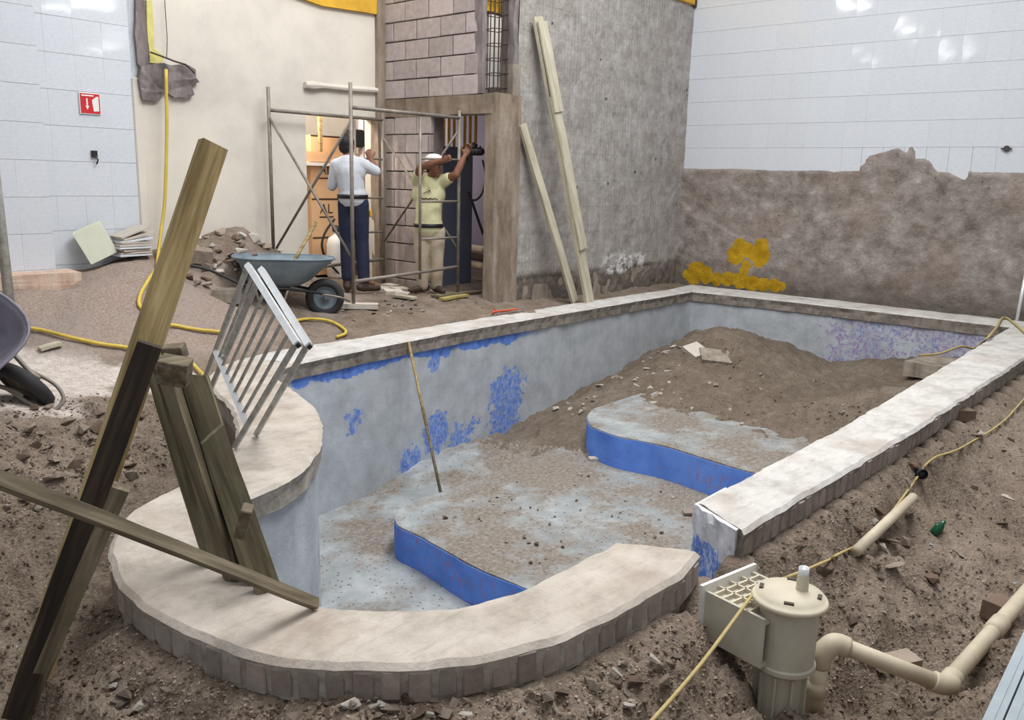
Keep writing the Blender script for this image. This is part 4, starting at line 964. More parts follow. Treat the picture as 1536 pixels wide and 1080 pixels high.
# ------------------------------------------------------------------ wheelbarrows
def wheelbarrow(label, base, R, mt_tray, mt_in, nm_grip=True):
    r = empty('wheelbarrow', base, 0, label, 'wheelbarrow')
    T = lambda v: R @ Vector(v)
    W = lambda v: T(v) + Vector(base)
    def put(name, bm, m, par=r, smooth=False):
        bmesh.ops.transform(bm, matrix=R.to_4x4(), verts=bm.verts); me = bpy.data.meshes.new(name); bm.to_mesh(me); bm.free(); me.materials.append(m)
        if smooth:
            for p in me.polygons: p.use_smooth = True
        o = bpy.data.objects.new(name, me); link(o); o.parent = par; return o
    def loop(x0, x1, yw, z, tilt, n=28, pw=3.0):
        out = []
        for i in range(n):
            a = 2 * math.pi * i / n; c, s_ = math.cos(a), math.sin(a)
            u = math.copysign(abs(c) ** (2 / pw), c); v = math.copysign(abs(s_) ** (2 / pw), s_)
            x = (x0 + x1) / 2 + u * (x1 - x0) / 2; out.append(Vector((x, v * yw * (.86 + .14 * (x1 - x) / (x1 - x0)), z + tilt * (x - x0) / (x1 - x0))))
        return out
    bm = BM(); lv = [loop(-.86, .10, .33, .60, -.02), loop(-.80, .04, .30, .54, -.015), loop(-.74, -.14, .24, .38, -.01), loop(-.68, -.24, .2, .33, -.01)]
    rings = [[bm.verts.new(v) for v in l] for l in lv]; n = len(rings[0])
    for A, B in zip(rings[:-1], rings[1:]):
        for i in range(n): bm.faces.new((A[i], A[(i + 1) % n], B[(i + 1) % n], B[i]))
    bm.faces.new(rings[-1]); bmesh.ops.recalc_face_normals(bm, faces=bm.faces)
    bmesh.ops.solidify(bm, geom=bm.faces[:], thickness=.006); tray = put('tray', bm, mt_tray, smooth=True)
    bm = BM(); tube(bm, lv[0], .009, 6, closed=True); put('rolled_rim', bm, mt_tray, tray, True)
    bm = BM(); l2 = [[v * .985 + Vector((-.005, 0, .006)) for v in l] for l in lv[1:]]; rings = [[bm.verts.new(v) for v in l] for l in l2]
    for A, B in zip(rings[:-1], rings[1:]):
        for i in range(n): bm.faces.new((A[i], B[i], B[(i + 1) % n], A[(i + 1) % n]))
    bm.faces.new(rings[-1][::-1]); put('dried_cement', bm, mt_in, tray, True)
    for s_ in (-1, 1):
        bm = BM(); tube(bm, spline([(-1.30, s_ * .29, .56), (-1.05, s_ * .28, .50), (-.72, s_ * .24, .34), (-.35, s_ * .17, .30), (-.02, s_ * .075, .24), (.06, s_ * .07, .215)], 4), .014, 8); put('handle_tube', bm, M_black if nm_grip else M_scaf, smooth=True)
        bm = BM(); tube(bm, [(-1.42, s_ * .29, .595), (-1.28, s_ * .29, .555)], .019, 8); put('grip', bm, M_black, smooth=True)
        bm = BM(); tube(bm, spline([(-.66, s_ * .22, .33), (-.62, s_ * .23, .15), (-.58, s_ * .23, .012), (-.48, s_ * .22, .0), (-.42, s_ * .2, .12), (-.36, s_ * .17, .29)], 4), .012, 8); put('leg', bm, M_scaf, smooth=True)
        bm = BM(); bar(bm, (-.02, s_ * .075, .24), (.0, s_ * .07, .17), .03, .006); put('axle_bracket', bm, M_scaf)
    bm = BM(); tube(bm, spline([(-.05, -.078, .235), (.14, -.085, .20), (.225, -.05, .16), (.24, 0, .15), (.225, .05, .16), (.14, .085, .20), (-.05, .078, .235)], 4), .012, 8); put('nose_guard', bm, M_scaf, smooth=True)
    Ry = Matrix.Rotation(math.pi / 2, 3, 'X')
    bm = BM(); prof = [(.115, -.035), (.15, -.042), (.178, -.03), (.19, 0), (.178, .03), (.15, .042), (.115, .035)]
    lathe(bm, prof + [prof[0]], (0, 0, .19), 32, Ry); wh = put('tyre', bm, M_tyre, smooth=True)
    bm = BM(); lathe(bm, [(0, -.03), (.03, -.03), (.04, -.008), (.10, -.012), (.12, -.036), (.12, .036), (.10, .012), (.04, .008), (.03, .03), (0, .03)], (0, 0, .19), 24, Ry); put('hub', bm, mt_tray if nm_grip else M_scaf, wh, True)
    for s_ in (-1, 1):
        bm = BM(); tube(bm, [(0, s_ * .01, .19), (0, s_ * .08, .19)], .01, 8); put('axle', bm, M_scaf, wh)
    return r
ang = math.atan2(UR.y, UR.x)
wb1 = Z(488, 474, .035)
R1 = Matrix.Rotation(ang + .30, 3, 'Z')
wheelbarrow('faded blue wheelbarrow with a shovel in its tray beside the rubble', (wb1.x, wb1.y, .03), R1, M_barrow, M_barrowin)
sh = empty('shovel', PD(428, 398, 9.0), 0, 'shovel with a wooden handle standing in the blue wheelbarrow', 'shovel')
dB = wb1.x * .755 + wb1.y * .655
a_, b_ = PD(433, 405, 8.35), PD(474, 334, 8.75)
bm = BM(); tube(bm, [a_, b_], .017, 8); mesh('handle', bm, M_pine, sh, smooth=True)
bm = BM(); d_ = (a_ - b_).normalized(); tube(bm, [a_ - d_ * .02, a_ + d_ * .08], .021, 8); mesh('socket', bm, M_barrow, sh)
bm = BM(); M_ = frame_from(d_, TOCAM); g = []
for i in range(7):
    row = []
    for j in range(7):
        u = i / 6; v = j / 6 * 2 - 1; w = .11 * (1 if u < .7 else math.sqrt(max(0, 1 - ((u - .7) / .32) ** 2))); row.append(bm.verts.new(a_ + d_ * (.05 + u * .26) + M_ @ Vector((0, v * w, v * v * .02))))
    g.append(row)
for i in range(6):
    for j in range(6): bm.faces.new((g[i][j], g[i + 1][j], g[i + 1][j + 1], g[i][j + 1]))
bmesh.ops.solidify(bm, geom=bm.faces[:], thickness=.004); mesh('blade', bm, M_barrowin, sh)
_h = UR * math.cos(math.radians(15)) - UF * math.sin(math.radians(15)); _e = _h * math.cos(math.radians(20)) - Vector((0, 0, 1)) * math.sin(math.radians(20))
_s = Vector((0, 0, 1)).cross(_h).normalized(); _u = _e.cross(_s); _y = _s * math.cos(math.radians(42)) + _u * math.sin(math.radians(42)); _z = _e.cross(_y)
R2 = Matrix((_e, _y, _z)).transposed(); b2 = PD(38, 578, 5.1) - R2 @ Vector((0, 0, .19))
wheelbarrow('tipped grey wheelbarrow with a black wheel, cut off by the left edge', tuple(b2), R2, M_barrow2, M_barrow2, False)

# ------------------------------------------------------------------ scaffold
SY1, SY2 = 6.80, 7.96
def PYz(px, py, Y): return PY(px, py, Y)
XBp, XCp, XDp = PY(528, 300, SY1).x, PY(630, 300, SY1).x, PY(688, 300, SY1).x
XE = 6.86; XA = PY(406, 250, SY2).x
def frame(Y, xb, xc, xd, label, order=1):
    r = empty('scaffold', (xb, Y, .1), 0, label, 'scaffold', 'scaffold frames')
    def tb(nm, a, b, rad=.019):
        bm = BM(); tube(bm, [a, b], rad, 8); mesh(nm, bm, M_scaf, r, smooth=True)
    zb = gz(xb, Y); zd = gz(xd, Y)
    zt = 2.28
    tb('post', (xb, Y, zb - .02), (xb, Y, zt)); tb('post', (xd, Y, zd - .02), (xd, Y, zt - .15 * order)); tb('ladder_post', (xc, Y, .32), (xc, Y, 2.02), .016)
    tb('top_bar', (xb, Y, 2.05), (xd, Y, 2.05)); tb('bottom_bar', (xb, Y, .36), (xd, Y, .42))
    for z in (.75, 1.15, 1.6): tb('rung', (xc, Y, z), (xd, Y, z), .013)
    return r
frame(SY1, XBp, XCp, XDp, 'steel scaffold frame with ladder rungs standing in front of the dark doorway')['group'] = 'scaffold frames'
frame(SY2, XA, XE - .42, XE, 'steel scaffold frame standing close to the bright doorway and the cream wall')
def brace(a, b, label):
    bm = BM(); tube(bm, [a, b], .014, 7); o = mesh('scaffold_brace', bm, M_scaf, None, smooth=True, origin=a); tag(o, label, 'brace', 'scaffold braces')
brace((XBp, SY1, .58), (XA, SY2, 1.98), 'scaffold brace rising to the left behind the blue wheelbarrow')
brace((XBp, SY1, 1.92), (XA + .04, SY2, .62), 'scaffold brace falling to the left across the bright doorway')
brace((XDp, SY1, .62), (XE, SY2, 1.86), 'scaffold brace rising to the left behind the worker in the cap')
brace((XDp, SY1, 1.93), (XE, SY2, .62), 'scaffold brace falling to the left in front of the block wall')

# ------------------------------------------------------------------ workers
def remeshed(name, bm, vox, mat, parent, sm=4):
    me = bpy.data.meshes.new(name); bm.to_mesh(me); bm.free(); o = bpy.data.objects.new(name, me); link(o)
    m = o.modifiers.new('r', 'REMESH'); m.mode = 'VOXEL'; m.voxel_size = vox
    s_ = o.modifiers.new('s', 'SMOOTH'); s_.iterations = sm; s_.factor = .5
    dg = bpy.context.evaluated_depsgraph_get(); dg.update(); me2 = bpy.data.meshes.new_from_object(o.evaluated_get(dg))
    bpy.data.objects.remove(o); me2.materials.clear(); me2.materials.append(mat); me2.name = name
    off = wpos(parent); me2.transform(Matrix.Translation(-off))
    for p in me2.polygons: p.use_smooth = True
    o = bpy.data.objects.new(name, me2); link(o); o.parent = parent; return o
def chain(bm, pts):
    """pts: (Vector, radius); capsule chain with tapers"""
    for (a, ra), (b, rb2) in zip(pts[:-1], pts[1:]):
        n = 4; tube(bm, [a.lerp(b, k / n) for k in range(n + 1)], [ra + (rb2 - ra) * k / n for k in range(n + 1)], 14)
    for a, ra in pts: r = bmesh.ops.create_uvsphere(bm, u_segments=14, v_segments=10, radius=ra * 1.0); bmesh.ops.translate(bm, verts=r['verts'], vec=a)
def ell(bm, c, rx, ry, rz, M=None):
    r = bmesh.ops.create_uvsphere(bm, u_segments=20, v_segments=14, radius=1); T = Matrix.Translation(c) @ (M.to_4x4() if M is not None else Matrix.Identity(4)) @ Matrix.Diagonal((rx, ry, rz, 1))
    bmesh.ops.transform(bm, matrix=T, verts=r['verts'])
def hand(bm, wrist, d, palmn, k=1.0):
    """palm, four fingers and a thumb, slightly curled"""
    d = d.normalized(); s_ = d.cross(palmn).normalized(); n = s_.cross(d)
    M = Matrix((d, s_, n)).transposed(); ell(bm, wrist + d * .045 * k, .052 * k, .04 * k, .018 * k, M)
    for i, (ln) in enumerate((.062, .072, .068, .05)):
        o = wrist + d * .085 * k + s_ * (.03 - .02 * i) * k; chain(bm, [(o - d * .03, .0095), (o + d * ln * .45 * k, .0088), (o + d * ln * .7 * k - n * .028, .0078), (o + d * ln * .55 * k - n * .05, .007)])
    o = wrist + d * .03 * k + s_ * .03 * k; chain(bm, [(o, .012), (o + s_ * .03 + d * .025 - n * .01, .0105), (o + s_ * .032 + d * .05 - n * .03, .009)])
def head_geo(bm, c, f, upv, s=1.0):
    f = f.normalized(); side = f.cross(upv).normalized(); u = side.cross(f); M = Matrix((side, f, u)).transposed()
    P = lambda x, y, z: c + M @ Vector((x, y, z)) * s
    ell(bm, P(0, -.012, .03), .076 * s, .094 * s, .092 * s, M); ell(bm, P(0, .022, -.03), .060 * s, .070 * s, .078 * s, M); ell(bm, P(0, .05, -.085), .034 * s, .03 * s, .024 * s, M)
    chain(bm, [(P(0, .088, .012), .009 * s), (P(0, .108, -.022), .015 * s)]); ell(bm, P(0, .082, .022), .05 * s, .012 * s, .009 * s, M)
    ell(bm, P(0, .088, -.055), .024 * s, .009 * s, .009 * s, M)
    for q in (-1, 1): ell(bm, P(q * .078, -.005, -.005), .01 * s, .02 * s, .032 * s, M)
    return M, P
def person(label, base, jt, f, cloth):
    """jt: joint name -> (px, py, forward offset); everything on a real vertical plane through the feet"""
    B = Vector(base); r = empty('person', base, 0, label, 'person')
    def J(n):
        x, y, db = jt[n]; d = Vector(ray(x, y)); o = Vector(C0); t_ = ((B - o).dot(UF) + db) / d.dot(UF); return o + d * t_
    j = {k: J(k) for k in jt}; hd_s = cloth.get('hs', 1.0)
    mid = lambda a, b, t_=.5: a.lerp(b, t_)
    bm = BM(); sw = (j['shl'] - j['shr']).normalized()
    chain(bm, [(j['pelvis'], .125), (j['waist'], .112), (j['chest'], .128), (mid(j['chest'], j['neck'], .55), .095), (j['neck'], .056), (j['head'], .05)])
    chain(bm, [(j['shl'], .058), (j['shr'], .058)])
    for s_ in 'lr':
        chain(bm, [(j['sh' + s_], .058), (j['el' + s_], .042), (mid(j['el' + s_], j['ha' + s_], .45), .041), (j['ha' + s_], .026)])
        chain(bm, [(j['hip' + s_], .095), (mid(j['hip' + s_], j['kn' + s_], .5), .08), (j['kn' + s_], .056), (mid(j['kn' + s_], j['an' + s_], .35), .057), (j['an' + s_], .036)])
        hand(bm, j['ha' + s_], (j['ha' + s_] - j['el' + s_]), cloth['palm'])
        a = j['an' + s_]; chain(bm, [(a, .036), (a + cloth['toe' + s_] * .1 - Vector((0, 0, .04)), .03)])
    M, P = head_geo(bm, j['head'], f, Vector((0, 0, 1)) + f * cloth.get('nod', 0), hd_s)
    body = remeshed('body', bm, .0075, M_skin, r, 3)
    for q in (-1, 1):
        bm = BM(); ell(bm, P(q * .031, .083, .003), .012, .007, .006, M); e = mesh('eye', bm, M_white, body, smooth=True)
        bm = BM(); ell(bm, P(q * .031, .0885, .003), .005, .003, .005, M); mesh('pupil', bm, M_black, body, smooth=True)
        bm = BM(); ell(bm, P(q * .031, .09, .022), .018, .004, .004, M); mesh('eyebrow', bm, M_hair, body, smooth=True)
    bm = BM(); ell(bm, P(0, -.022, .042), .086 * hd_s, .098 * hd_s, .09 * hd_s, M); ell(bm, P(0, -.05, -.01), .074 * hd_s, .06 * hd_s, .07 * hd_s, M); remeshed('hair', bm, .008, M_hair, r, 2)
    # shirt
    bm = BM()
    chain(bm, [(mid(j['pelvis'], j['waist'], .35), .163), (j['waist'], .146), (j['chest'], .150), (mid(j['chest'], j['neck'], .5), .118), (mid(j['chest'], j['neck'], .8), .075)])
    chain(bm, [(j['shl'] - (j['shl'] - j['shr']) * .06, .078), (j['shr'] + (j['shl'] - j['shr']) * .06, .078)])
    ell(bm, j['chest'] + Vector((0, 0, .02)), .19, .12, .17, Matrix.Rotation(math.atan2(sw.y, sw.x), 3, 'Z'))
    for s_ in 'lr':
        e = cloth['sleeve']; chain(bm, [(j['sh' + s_], .078), (mid(j['sh' + s_], j['el' + s_], min(e, 1)), .064 if e <= 1 else .056)] + ([(mid(j['el' + s_], j['ha' + s_], e - 1), .05)] if e > 1 else []))
    sh_ = remeshed('shirt', bm, .011, cloth['shirt'], r, 4)
    bm = BM(); chain(bm, [(j['pelvis'] + Vector((0, 0, .05)), .142), (j['pelvis'] - Vector((0, 0, .04)), .135)])
    for s_ in 'lr':
        chain(bm, [(j['hip' + s_], .108), (mid(j['hip' + s_], j['kn' + s_], .5), .096), (j['kn' + s_], .076), (mid(j['kn' + s_], j['an' + s_], .5), .074), (j['an' + s_] + Vector((0, 0, .01)), .066)])
    tr = remeshed('trousers', bm, .011, cloth['trousers'], r, 4)
    bm = BM(); c = mid(j['pelvis'], j['waist'], .45); Mz = Matrix.Rotation(math.atan2(sw.y, sw.x), 3, 'Z')
    lathe(bm, [(.160, -.022), (.170, -.02), (.170, .02), (.160, .022)], c, 28, Mz); mesh('belt', bm, M_belt, r, smooth=True)
    for s_ in 'lr':
        a = j['an' + s_]; tv = cloth['toe' + s_]; bm = BM(); g0 = Vector((a.x, a.y, B.z))
        chain(bm, [(g0 - tv * .05 + Vector((0, 0, .055)), .045), (g0 + tv * .06 + Vector((0, 0, .045)), .043), (g0 + tv * .17 + Vector((0, 0, .035)), .034)]); chain(bm, [(g0 + Vector((0, 0, .05)), .05), (g0 + Vector((0, 0, .13)), .05)])
        for v in bm.verts: v.co.z = max(v.co.z, B.z)
        so = remeshed('shoe', bm, .01, cloth['shoe'], r, 2)
    return r, j, M, P, sh_
w1 = Z(533, 432, .13)
w1 = Vector((w1.x * .975, w1.y * .975, .12)); w1b = PY(533, 431, 7.62); w1b.z = .125
jt = dict(pelvis=(530, 300, 0), waist=(528, 288, 0), chest=(524, 258, 0), neck=(522, 236, 0), head=(521, 220, .03), shl=(506, 248, 0), shr=(541, 246, 0),
          ell=(498, 279, .04), hal=(508, 262, .24), elr=(564, 257, .06), har=(557, 240, .10), hipl=(521, 306, 0), hipr=(539, 306, 0), knl=(520, 362, .02), knr=(543, 362, .0), anl=(521, 416, 0), anr=(546, 420, -.05))
fw = (UF * .95 + UR * .3).normalized()
p1, j1, M1, P1, s1 = person('worker seen from behind in light grey shirt and navy jeans, one arm raised', w1b, jt, fw,
    dict(sleeve=1.15, shirt=M_shirt1, trousers=M_jeans, shoe=M_shoe, palm=-UF, toel=(UF + UR * -.2).normalized(), toer=(UR * .8 + UF * .5).normalized(), nod=.15))
bm = BM(); c = PD(555, 320, (w1b - Vector(C0)).dot(Vector(CM[2])) - .02); box(bm, c, (.035, .05, .08)); bevel(bm, .008); mesh('tape_measure', bm, M_yellow, p1)
w2b = PY(643, 438, 7.02); w2b.z = .125
jt = dict(pelvis=(643, 344, 0), waist=(643, 330, -.02), chest=(643, 294, 0), neck=(648, 266, -.02), head=(652, 250, -.06), shr=(627, 271, 0), shl=(664, 272, 0),
          elr=(630, 251, -.22), har=(662, 241, -.33), ell=(684, 262, -.14), hal=(697, 234, -.10), hipr=(634, 348, 0), hipl=(654, 348, 0), knr=(633, 390, -.03), knl=(655, 390, -.02), anr=(634, 430, 0), anl=(655, 429, 0))
fw = (-UF * .75 + UR * .7).normalized()
p2, j2, M2, P2, s2 = person('worker in white cap, yellow green shirt and beige trousers holding a drill up', w2b, jt, fw,
    dict(sleeve=.45, shirt=M_shirt2, trousers=M_khaki, shoe=M_shoe, palm=UF, toel=(-UF * .9 + UR * .5).normalized(), toer=(-UF * .7 - UR * .7).normalized(), nod=-.15))
bm = BM(); lathe(bm, [(.100, -.01), (.101, .02), (.09, .055), (.05, .078), (0, .085)], P2(0, -.012, .055), 24, M2); cap_ = mesh('cap', bm, M_white, p2, smooth=True)
bm = BM(); ell(bm, P2(0, .10, .05), .07, .075, .007, M2); mesh('cap_brim', bm, M_white, cap_, smooth=True)
# print on the shirt: dark script line and a small emblem
cc = j2['chest'] + Vector((0, 0, -.02)); nrm = (-UF * 1.0 + UR * .1).normalized(); sd = UR
def on_shirt(u, v):                                     # nearest front point of the chest surface
    return cc + sd * u + nrm * (math.sqrt(max(0, 1 - (u / .24) ** 2)) * .158) + Vector((0, 0, v))
bm = BM()
for (u0, v0, u1, v1, w) in ((-.06, .05, .02, .09, .006), (.02, .09, -.005, .05, .006), (-.02, .10, .03, .06, .005), (-.01, .12, .02, .10, .005)): bar(bm, on_shirt(u0, v0), on_shirt(u1, v1), w, .004, nrm)
for k in range(12): 
    u = -.085 + k * .0155; bar(bm, on_shirt(u, -.01 + .008 * math.sin(k * 2.1)), on_shirt(u + .014, -.004 + .008 * math.sin(k * 2.1 + 2)), .012, .004, nrm)
mesh('shirt_print', bm, M_print, s2)
# the drill held up against the door jamb
dd = (w2b - Vector(C0)).dot(Vector(CM[2]))
dr = empty('power_drill', PD(702, 228, dd - .15), 0, 'black power drill held up at the edge of the dark doorway', 'drill')
c = PD(706, 227, dd - .16)
bm = BM(); tube(bm, [c - UR * .02, c + UR * .02, c + UR * .12, c + UR * .15], [.035, .045, .045, .03], 12); ell(bm, c + UR * .04 + Vector((0, 0, .05)), .05, .03, .04); mesh('motor_housing', bm, M_black, dr, smooth=True)
bm = BM(); tube(bm, [c - UR * .02, c - UR * .05 - Vector((0, 0, .10))], [.022, .018], 8); mesh('handle', bm, M_black, dr, smooth=True)
bm = BM(); tube(bm, [c + UR * .15, c + UR * .19], [.02, .016], 8); mesh('chuck', bm, M_scaf, dr, smooth=True)
for k in range(3): bm = BM(); tube(bm, [c + UR * (.02 + .04 * k) + Vector((0, 0, .03)), c + UR * (.03 + .04 * k) + Vector((0, 0, .10 - .02 * k))], .012, 6); mesh('switch', bm, M_black, dr)
bm = BM(); q = [PX(x, y, 7.3) for x, y in ((724, 240), (728, 262), (724, 288), (714, 300), (704, 298))]; tube(bm, spline(q, 5), .012, 6); tag(mesh('power_cable', bm, M_black, None, origin=q[0]), 'dark cable looping down inside the dark doorway', 'cable')

# ------------------------------------------------------------------ seen through the doorways
def carton(c, s, label, text=None, mat=None):
    r = empty('cardboard_box', Vector(c) - Vector((0, 0, s[2] / 2)), 0, label, 'box', 'cartons in the store room')
    bm = BM(); box(bm, c, s); bevel(bm, .004); mesh('carton', bm, mat or M_card, r)
    bm = BM(); box(bm, Vector(c) + Vector((0, -s[1] / 2 - .001, s[2] * .5 - .01)), (s[0] * .98, .002, .02)); mesh('flap_edge', bm, M_print, r)
    if text:
        cu = bpy.data.curves.new('lettering', 'FONT'); cu.body = text; cu.size = .17; cu.extrude = .001; to = bpy.data.objects.new('tmp', cu); link(to)
        dg = bpy.context.evaluated_depsgraph_get(); dg.update(); me = bpy.data.meshes.new_from_object(to.evaluated_get(dg)); bpy.data.objects.remove(to)
        me.materials.clear(); me.materials.append(M_print); o = bpy.data.objects.new('lettering', me); link(o); o.parent = r
        o.location = (-s[0] * .30, -s[1] / 2 - .003, s[2] * .62); o.rotation_euler = (math.pi / 2, 0, 0)
        bm = BM(); box(bm, Vector(c) + Vector((-s[0] * .14, -s[1] / 2 - .001, s[2] * .02)), (.22, .002, .018)); mesh('small_print', bm, M_print, r)
    return r
yb = 8.95
zb0 = .15
cA = PY(486, 300, yb)
hx = cA.x + .12
carton((hx, yb + .25, zb0 + .24), (.62, .5, .48), 'lowest cardboard box of the stack in the bright doorway')
carton((hx, yb + .25, zb0 + .72), (.62, .5, .48), 'middle cardboard box of the stack in the bright doorway, with black letters', 'AL')
carton((hx, yb + .25, zb0 + 1.2), (.62, .5, .48), 'upper cardboard box of the stack in the bright doorway, with black letters', 'AL')
carton((6.95, yb + .45, 1.72), (.5, .5, .34), 'small orange cardboard box on the shelf beyond the worker')
r_ = empty('store_shelf', (6.5, yb + .35, .1), 0, 'white shelf board with posts above the stacked boxes', 'shelf')
for z in (1.50,): bm = BM(); box(bm, (6.6, yb + .35, z + .03), (1.7, .8, .04)); mesh('shelf_board', bm, M_white, r_)
for xx in (5.86, 6.26, 6.7, 7.2):
    bm = BM(); box(bm, (xx, yb, 1.85), (.04, .04, .7)); mesh('post', bm, M_pine, r_)
bm = BM(); box(bm, (6.6, yb - .02, 1.62), (1.7, .02, .12)); mesh('front_board', bm, M_card, r_)
r_ = empty('monitor', PY(536, 208, yb), 0, 'black box with a flat front on the shelf in the bright doorway', 'monitor'); bm = BM(); box(bm, PY(536, 208, yb), (.3, .2, .22)); bevel(bm, .01); mesh('casing', bm, M_black, r_)
bm = BM(); box(bm, PY(536, 208, yb) - Vector((0, .102, 0)), (.25, .006, .17)); mesh('screen', bm, M_tyre, r_)
cyl = PY(505, 375, 8.75); r_ = empty('gas_cylinder', (cyl.x, cyl.y, .13), 0, 'white cylinder with a looped hose in the bright doorway', 'cylinder')
bm = BM(); lathe(bm, [(0, 0), (.11, 0), (.125, .03), (.125, .42), (.10, .5), (.04, .54), (.03, .6), (0, .6)], (cyl.x, cyl.y, .13), 20); mesh('tank', bm, M_white, r_, smooth=True)
bm = BM(); lathe(bm, [(.05, .58), (.055, .64), (0, .66)], (cyl.x, cyl.y, .13), 12); mesh('valve', bm, M_black, r_, smooth=True)
bm = BM(); q = [Vector((cyl.x - .3 * math.sin(a * .35), cyl.y - .1, .15 + .09 * a)) for a in range(0, 9)]; tube(bm, spline(q, 3), .015, 6); mesh('loop_hose', bm, M_tyre, r_, smooth=True)
# dark room: steel cabinet, yellow slats, pipes
cb = empty('steel_cabinet', (7.75, 7.9, .1), 0, 'blue grey steel cabinet with a yellow sticker in the dark doorway', 'cabinet')
bm = BM(); box(bm, (7.62, 7.72, .92), (.5, .55, 1.7)); bevel(bm, .008); mesh('body', bm, M_cab, cb)
bm = BM(); box(bm, (7.36, 7.72, .92), (.015, .5, 1.6)); bevel(bm, .004); dr_ = mesh('door', bm, M_cab, cb)
bm = BM(); lathe(bm, [(0, 0), (.06, 0), (.06, .004), (0, .004)], (7.350, 7.56, 1.1), 16, Matrix.Rotation(-math.pi / 2, 3, 'Y')); mesh('sticker', bm, M_yellow, cb)
sl = empty('yellow_slats', (7.8, 7.6, 1.8), 0, 'row of upright yellow slats above the cabinet in the dark doorway', 'slats')
for k in range(8): bm = BM(); box(bm, (7.7, 7.25 + k * .09, 2.02), (.02, .03, .5)); mesh('slat', bm, M_yellow, sl)
pb = empty('pipe_stack', (8.4, 7.0, .12), 0, 'pipes lying on the floor inside the dark doorway', 'pipes')
for k in range(3): bm = BM(); tube(bm, [(8.1, 6.6, .25 + k * .11), (8.6, 8.3, .25 + k * .11)], .05, 10); mesh('pipe', bm, M_pvc if k != 1 else M_rust, pb, smooth=True)
bm = BM(); q = [PX(703, 288, 7.6), PX(725, 352, 7.6)]; tube(bm, q, .018, 6); tag(mesh('iron_rod', bm, M_black, None, origin=q[1]), 'black rod leaning inside the dark doorway', 'rod')
# ------------------------------------------------------------------ skimmer and pipework (front right)
sk = Z(1185, 893, -.02); sk = empty('pool_skimmer', (sk.x, sk.y, -.55), 0, 'aged white plastic pool skimmer with round lid beside the gap in the coping', 'skimmer')
kx, ky = sk.location.x, sk.location.y
bm = BM(); lathe(bm, [(0, -.58), (.088, -.58), (.088, -.30), (.096, -.30), (.104, -.285), (.112, -.285), (.112, -.27), (.104, -.265), (.106, -.06), (.118, -.055), (.118, -.04), (0, -.04)], (kx, ky, 0), 36); mesh('body', bm, M_skimg, sk, smooth=False)
bm = BM(); lathe(bm, [(.10, -.04), (.131, -.042), (.134, -.03), (.128, -.02), (.124, -.022), (.118, -.008), (.06, .0), (0, .002)], (kx, ky, 0), 40); lid = mesh('lid', bm, M_skim, sk, smooth=True)
lid.data.polygons.foreach_set('use_smooth', [True] * len(lid.data.polygons))
for a in (0.35, 1.9, 3.5, 5.0):
    bm = BM(); v = Vector((kx + .1 * math.cos(a), ky + .1 * math.sin(a), -.006)); box(bm, v, (.034, .014, .012), Matrix.Rotation(a + math.pi / 2, 3, 'Z')); mesh('lid_notch', bm, plain('dark_notch', srgb(66, 58, 48)) if a < 1 else bpy.data.materials['dark_notch'], lid)
for a in (2.2, 2.7, 3.3, 3.9, 4.5):
    bm = BM(); box(bm, (kx + .092 * math.cos(a), ky + .092 * math.sin(a), -.42), (.02, .008, .24), Matrix.Rotation(a, 3, 'Z')); mesh('rib', bm, M_skimg, sk)
v = Z(1203, 884, 0); bm = BM(); lathe(bm, [(.022, -.01), (.021, .05), (.0175, .06), (.0175, .062)], (v.x, v.y, 0), 16); mesh('pipe_stub', bm, M_skim, sk, smooth=True)
bm = BM(); lathe(bm, [(.0185, .055), (.0185, .085), (.014, .085), (.014, .06), (0, .06)], (v.x, v.y, 0), 16); tag(mesh('stub_collar', bm, M_alu, sk, smooth=True), 'shiny metal collar')
g1, g2 = Z(1066, 888, -.07), Z(1113, 851, -.07)
G = (g1 + g2) / 2; dirv = (Vector((kx, ky, -.07)) - G); Lh = dirv.length; dirv.normalize(); sdv = Vector((-dirv.y, dirv.x, 0)); Wd = (g2 - g1).length * .5
Mth = Matrix((dirv, sdv, Vector((0, 0, 1)))).transposed()
for s_ in (-1, 1):
    bm = BM(); box(bm, G + dirv * (Lh * .5) + sdv * s_ * (Wd - .03 * 0) + Vector((0, 0, -.095)), (Lh, .012, .19), Mth); mesh('throat_side', bm, M_skimg, sk)
bm = BM(); box(bm, G + dirv * (Lh * .5) + Vector((0, 0, -.185)), (Lh, Wd * 2, .012), Mth); box(bm, G + dirv * (Lh * .5) + Vector((0, 0, -.02)), (Lh, Wd * 2, .01), Mth); mesh('throat_floor', bm, M_skimg, sk)
for k in range(6): bm = BM(); box(bm, G + dirv * (Lh * (.04 + .14 * k)) + Vector((0, 0, -.008)), (.008, Wd * 2, .018), Mth); mesh('rib', bm, M_skim, sk)
for s_ in (-.5, .0, .5): bm = BM(); box(bm, G + dirv * (Lh * .42) + sdv * s_ * Wd + Vector((0, 0, -.008)), (Lh * .8, .008, .018), Mth); mesh('rib', bm, M_skim, sk)
bm = BM(); box(bm, G + dirv * (Lh * .03) + Vector((0, 0, -.09)), (.014, Wd * 2 + .05, .23), Mth); mesh('face_flange', bm, M_white, sk)
pp = empty('waste_pipe', Z(1215, 1062, -.52), 0, 'dusty white plastic pipe with elbows running through the trench beside the skimmer', 'pipe')
q0, q1 = Z(1216, 1058, -.5), None
vt = Z(1240, 968, -.27); q0 = Vector((vt.x - .03, vt.y + .015, -.56)); q1 = Vector((vt.x - .02, vt.y + .01, -.31)); q2 = Vector((vt.x + .02, vt.y - .03, -.26)); q3 = Z(1412, 1026, -.385); q4 = Z(1422, 1024, -.39); q5 = Z(1560, 866, -.36)
bm = BM(); tube(bm, [q0, q1], .034, 14); mesh('riser_pipe', bm, M_pvc, pp, smooth=True)
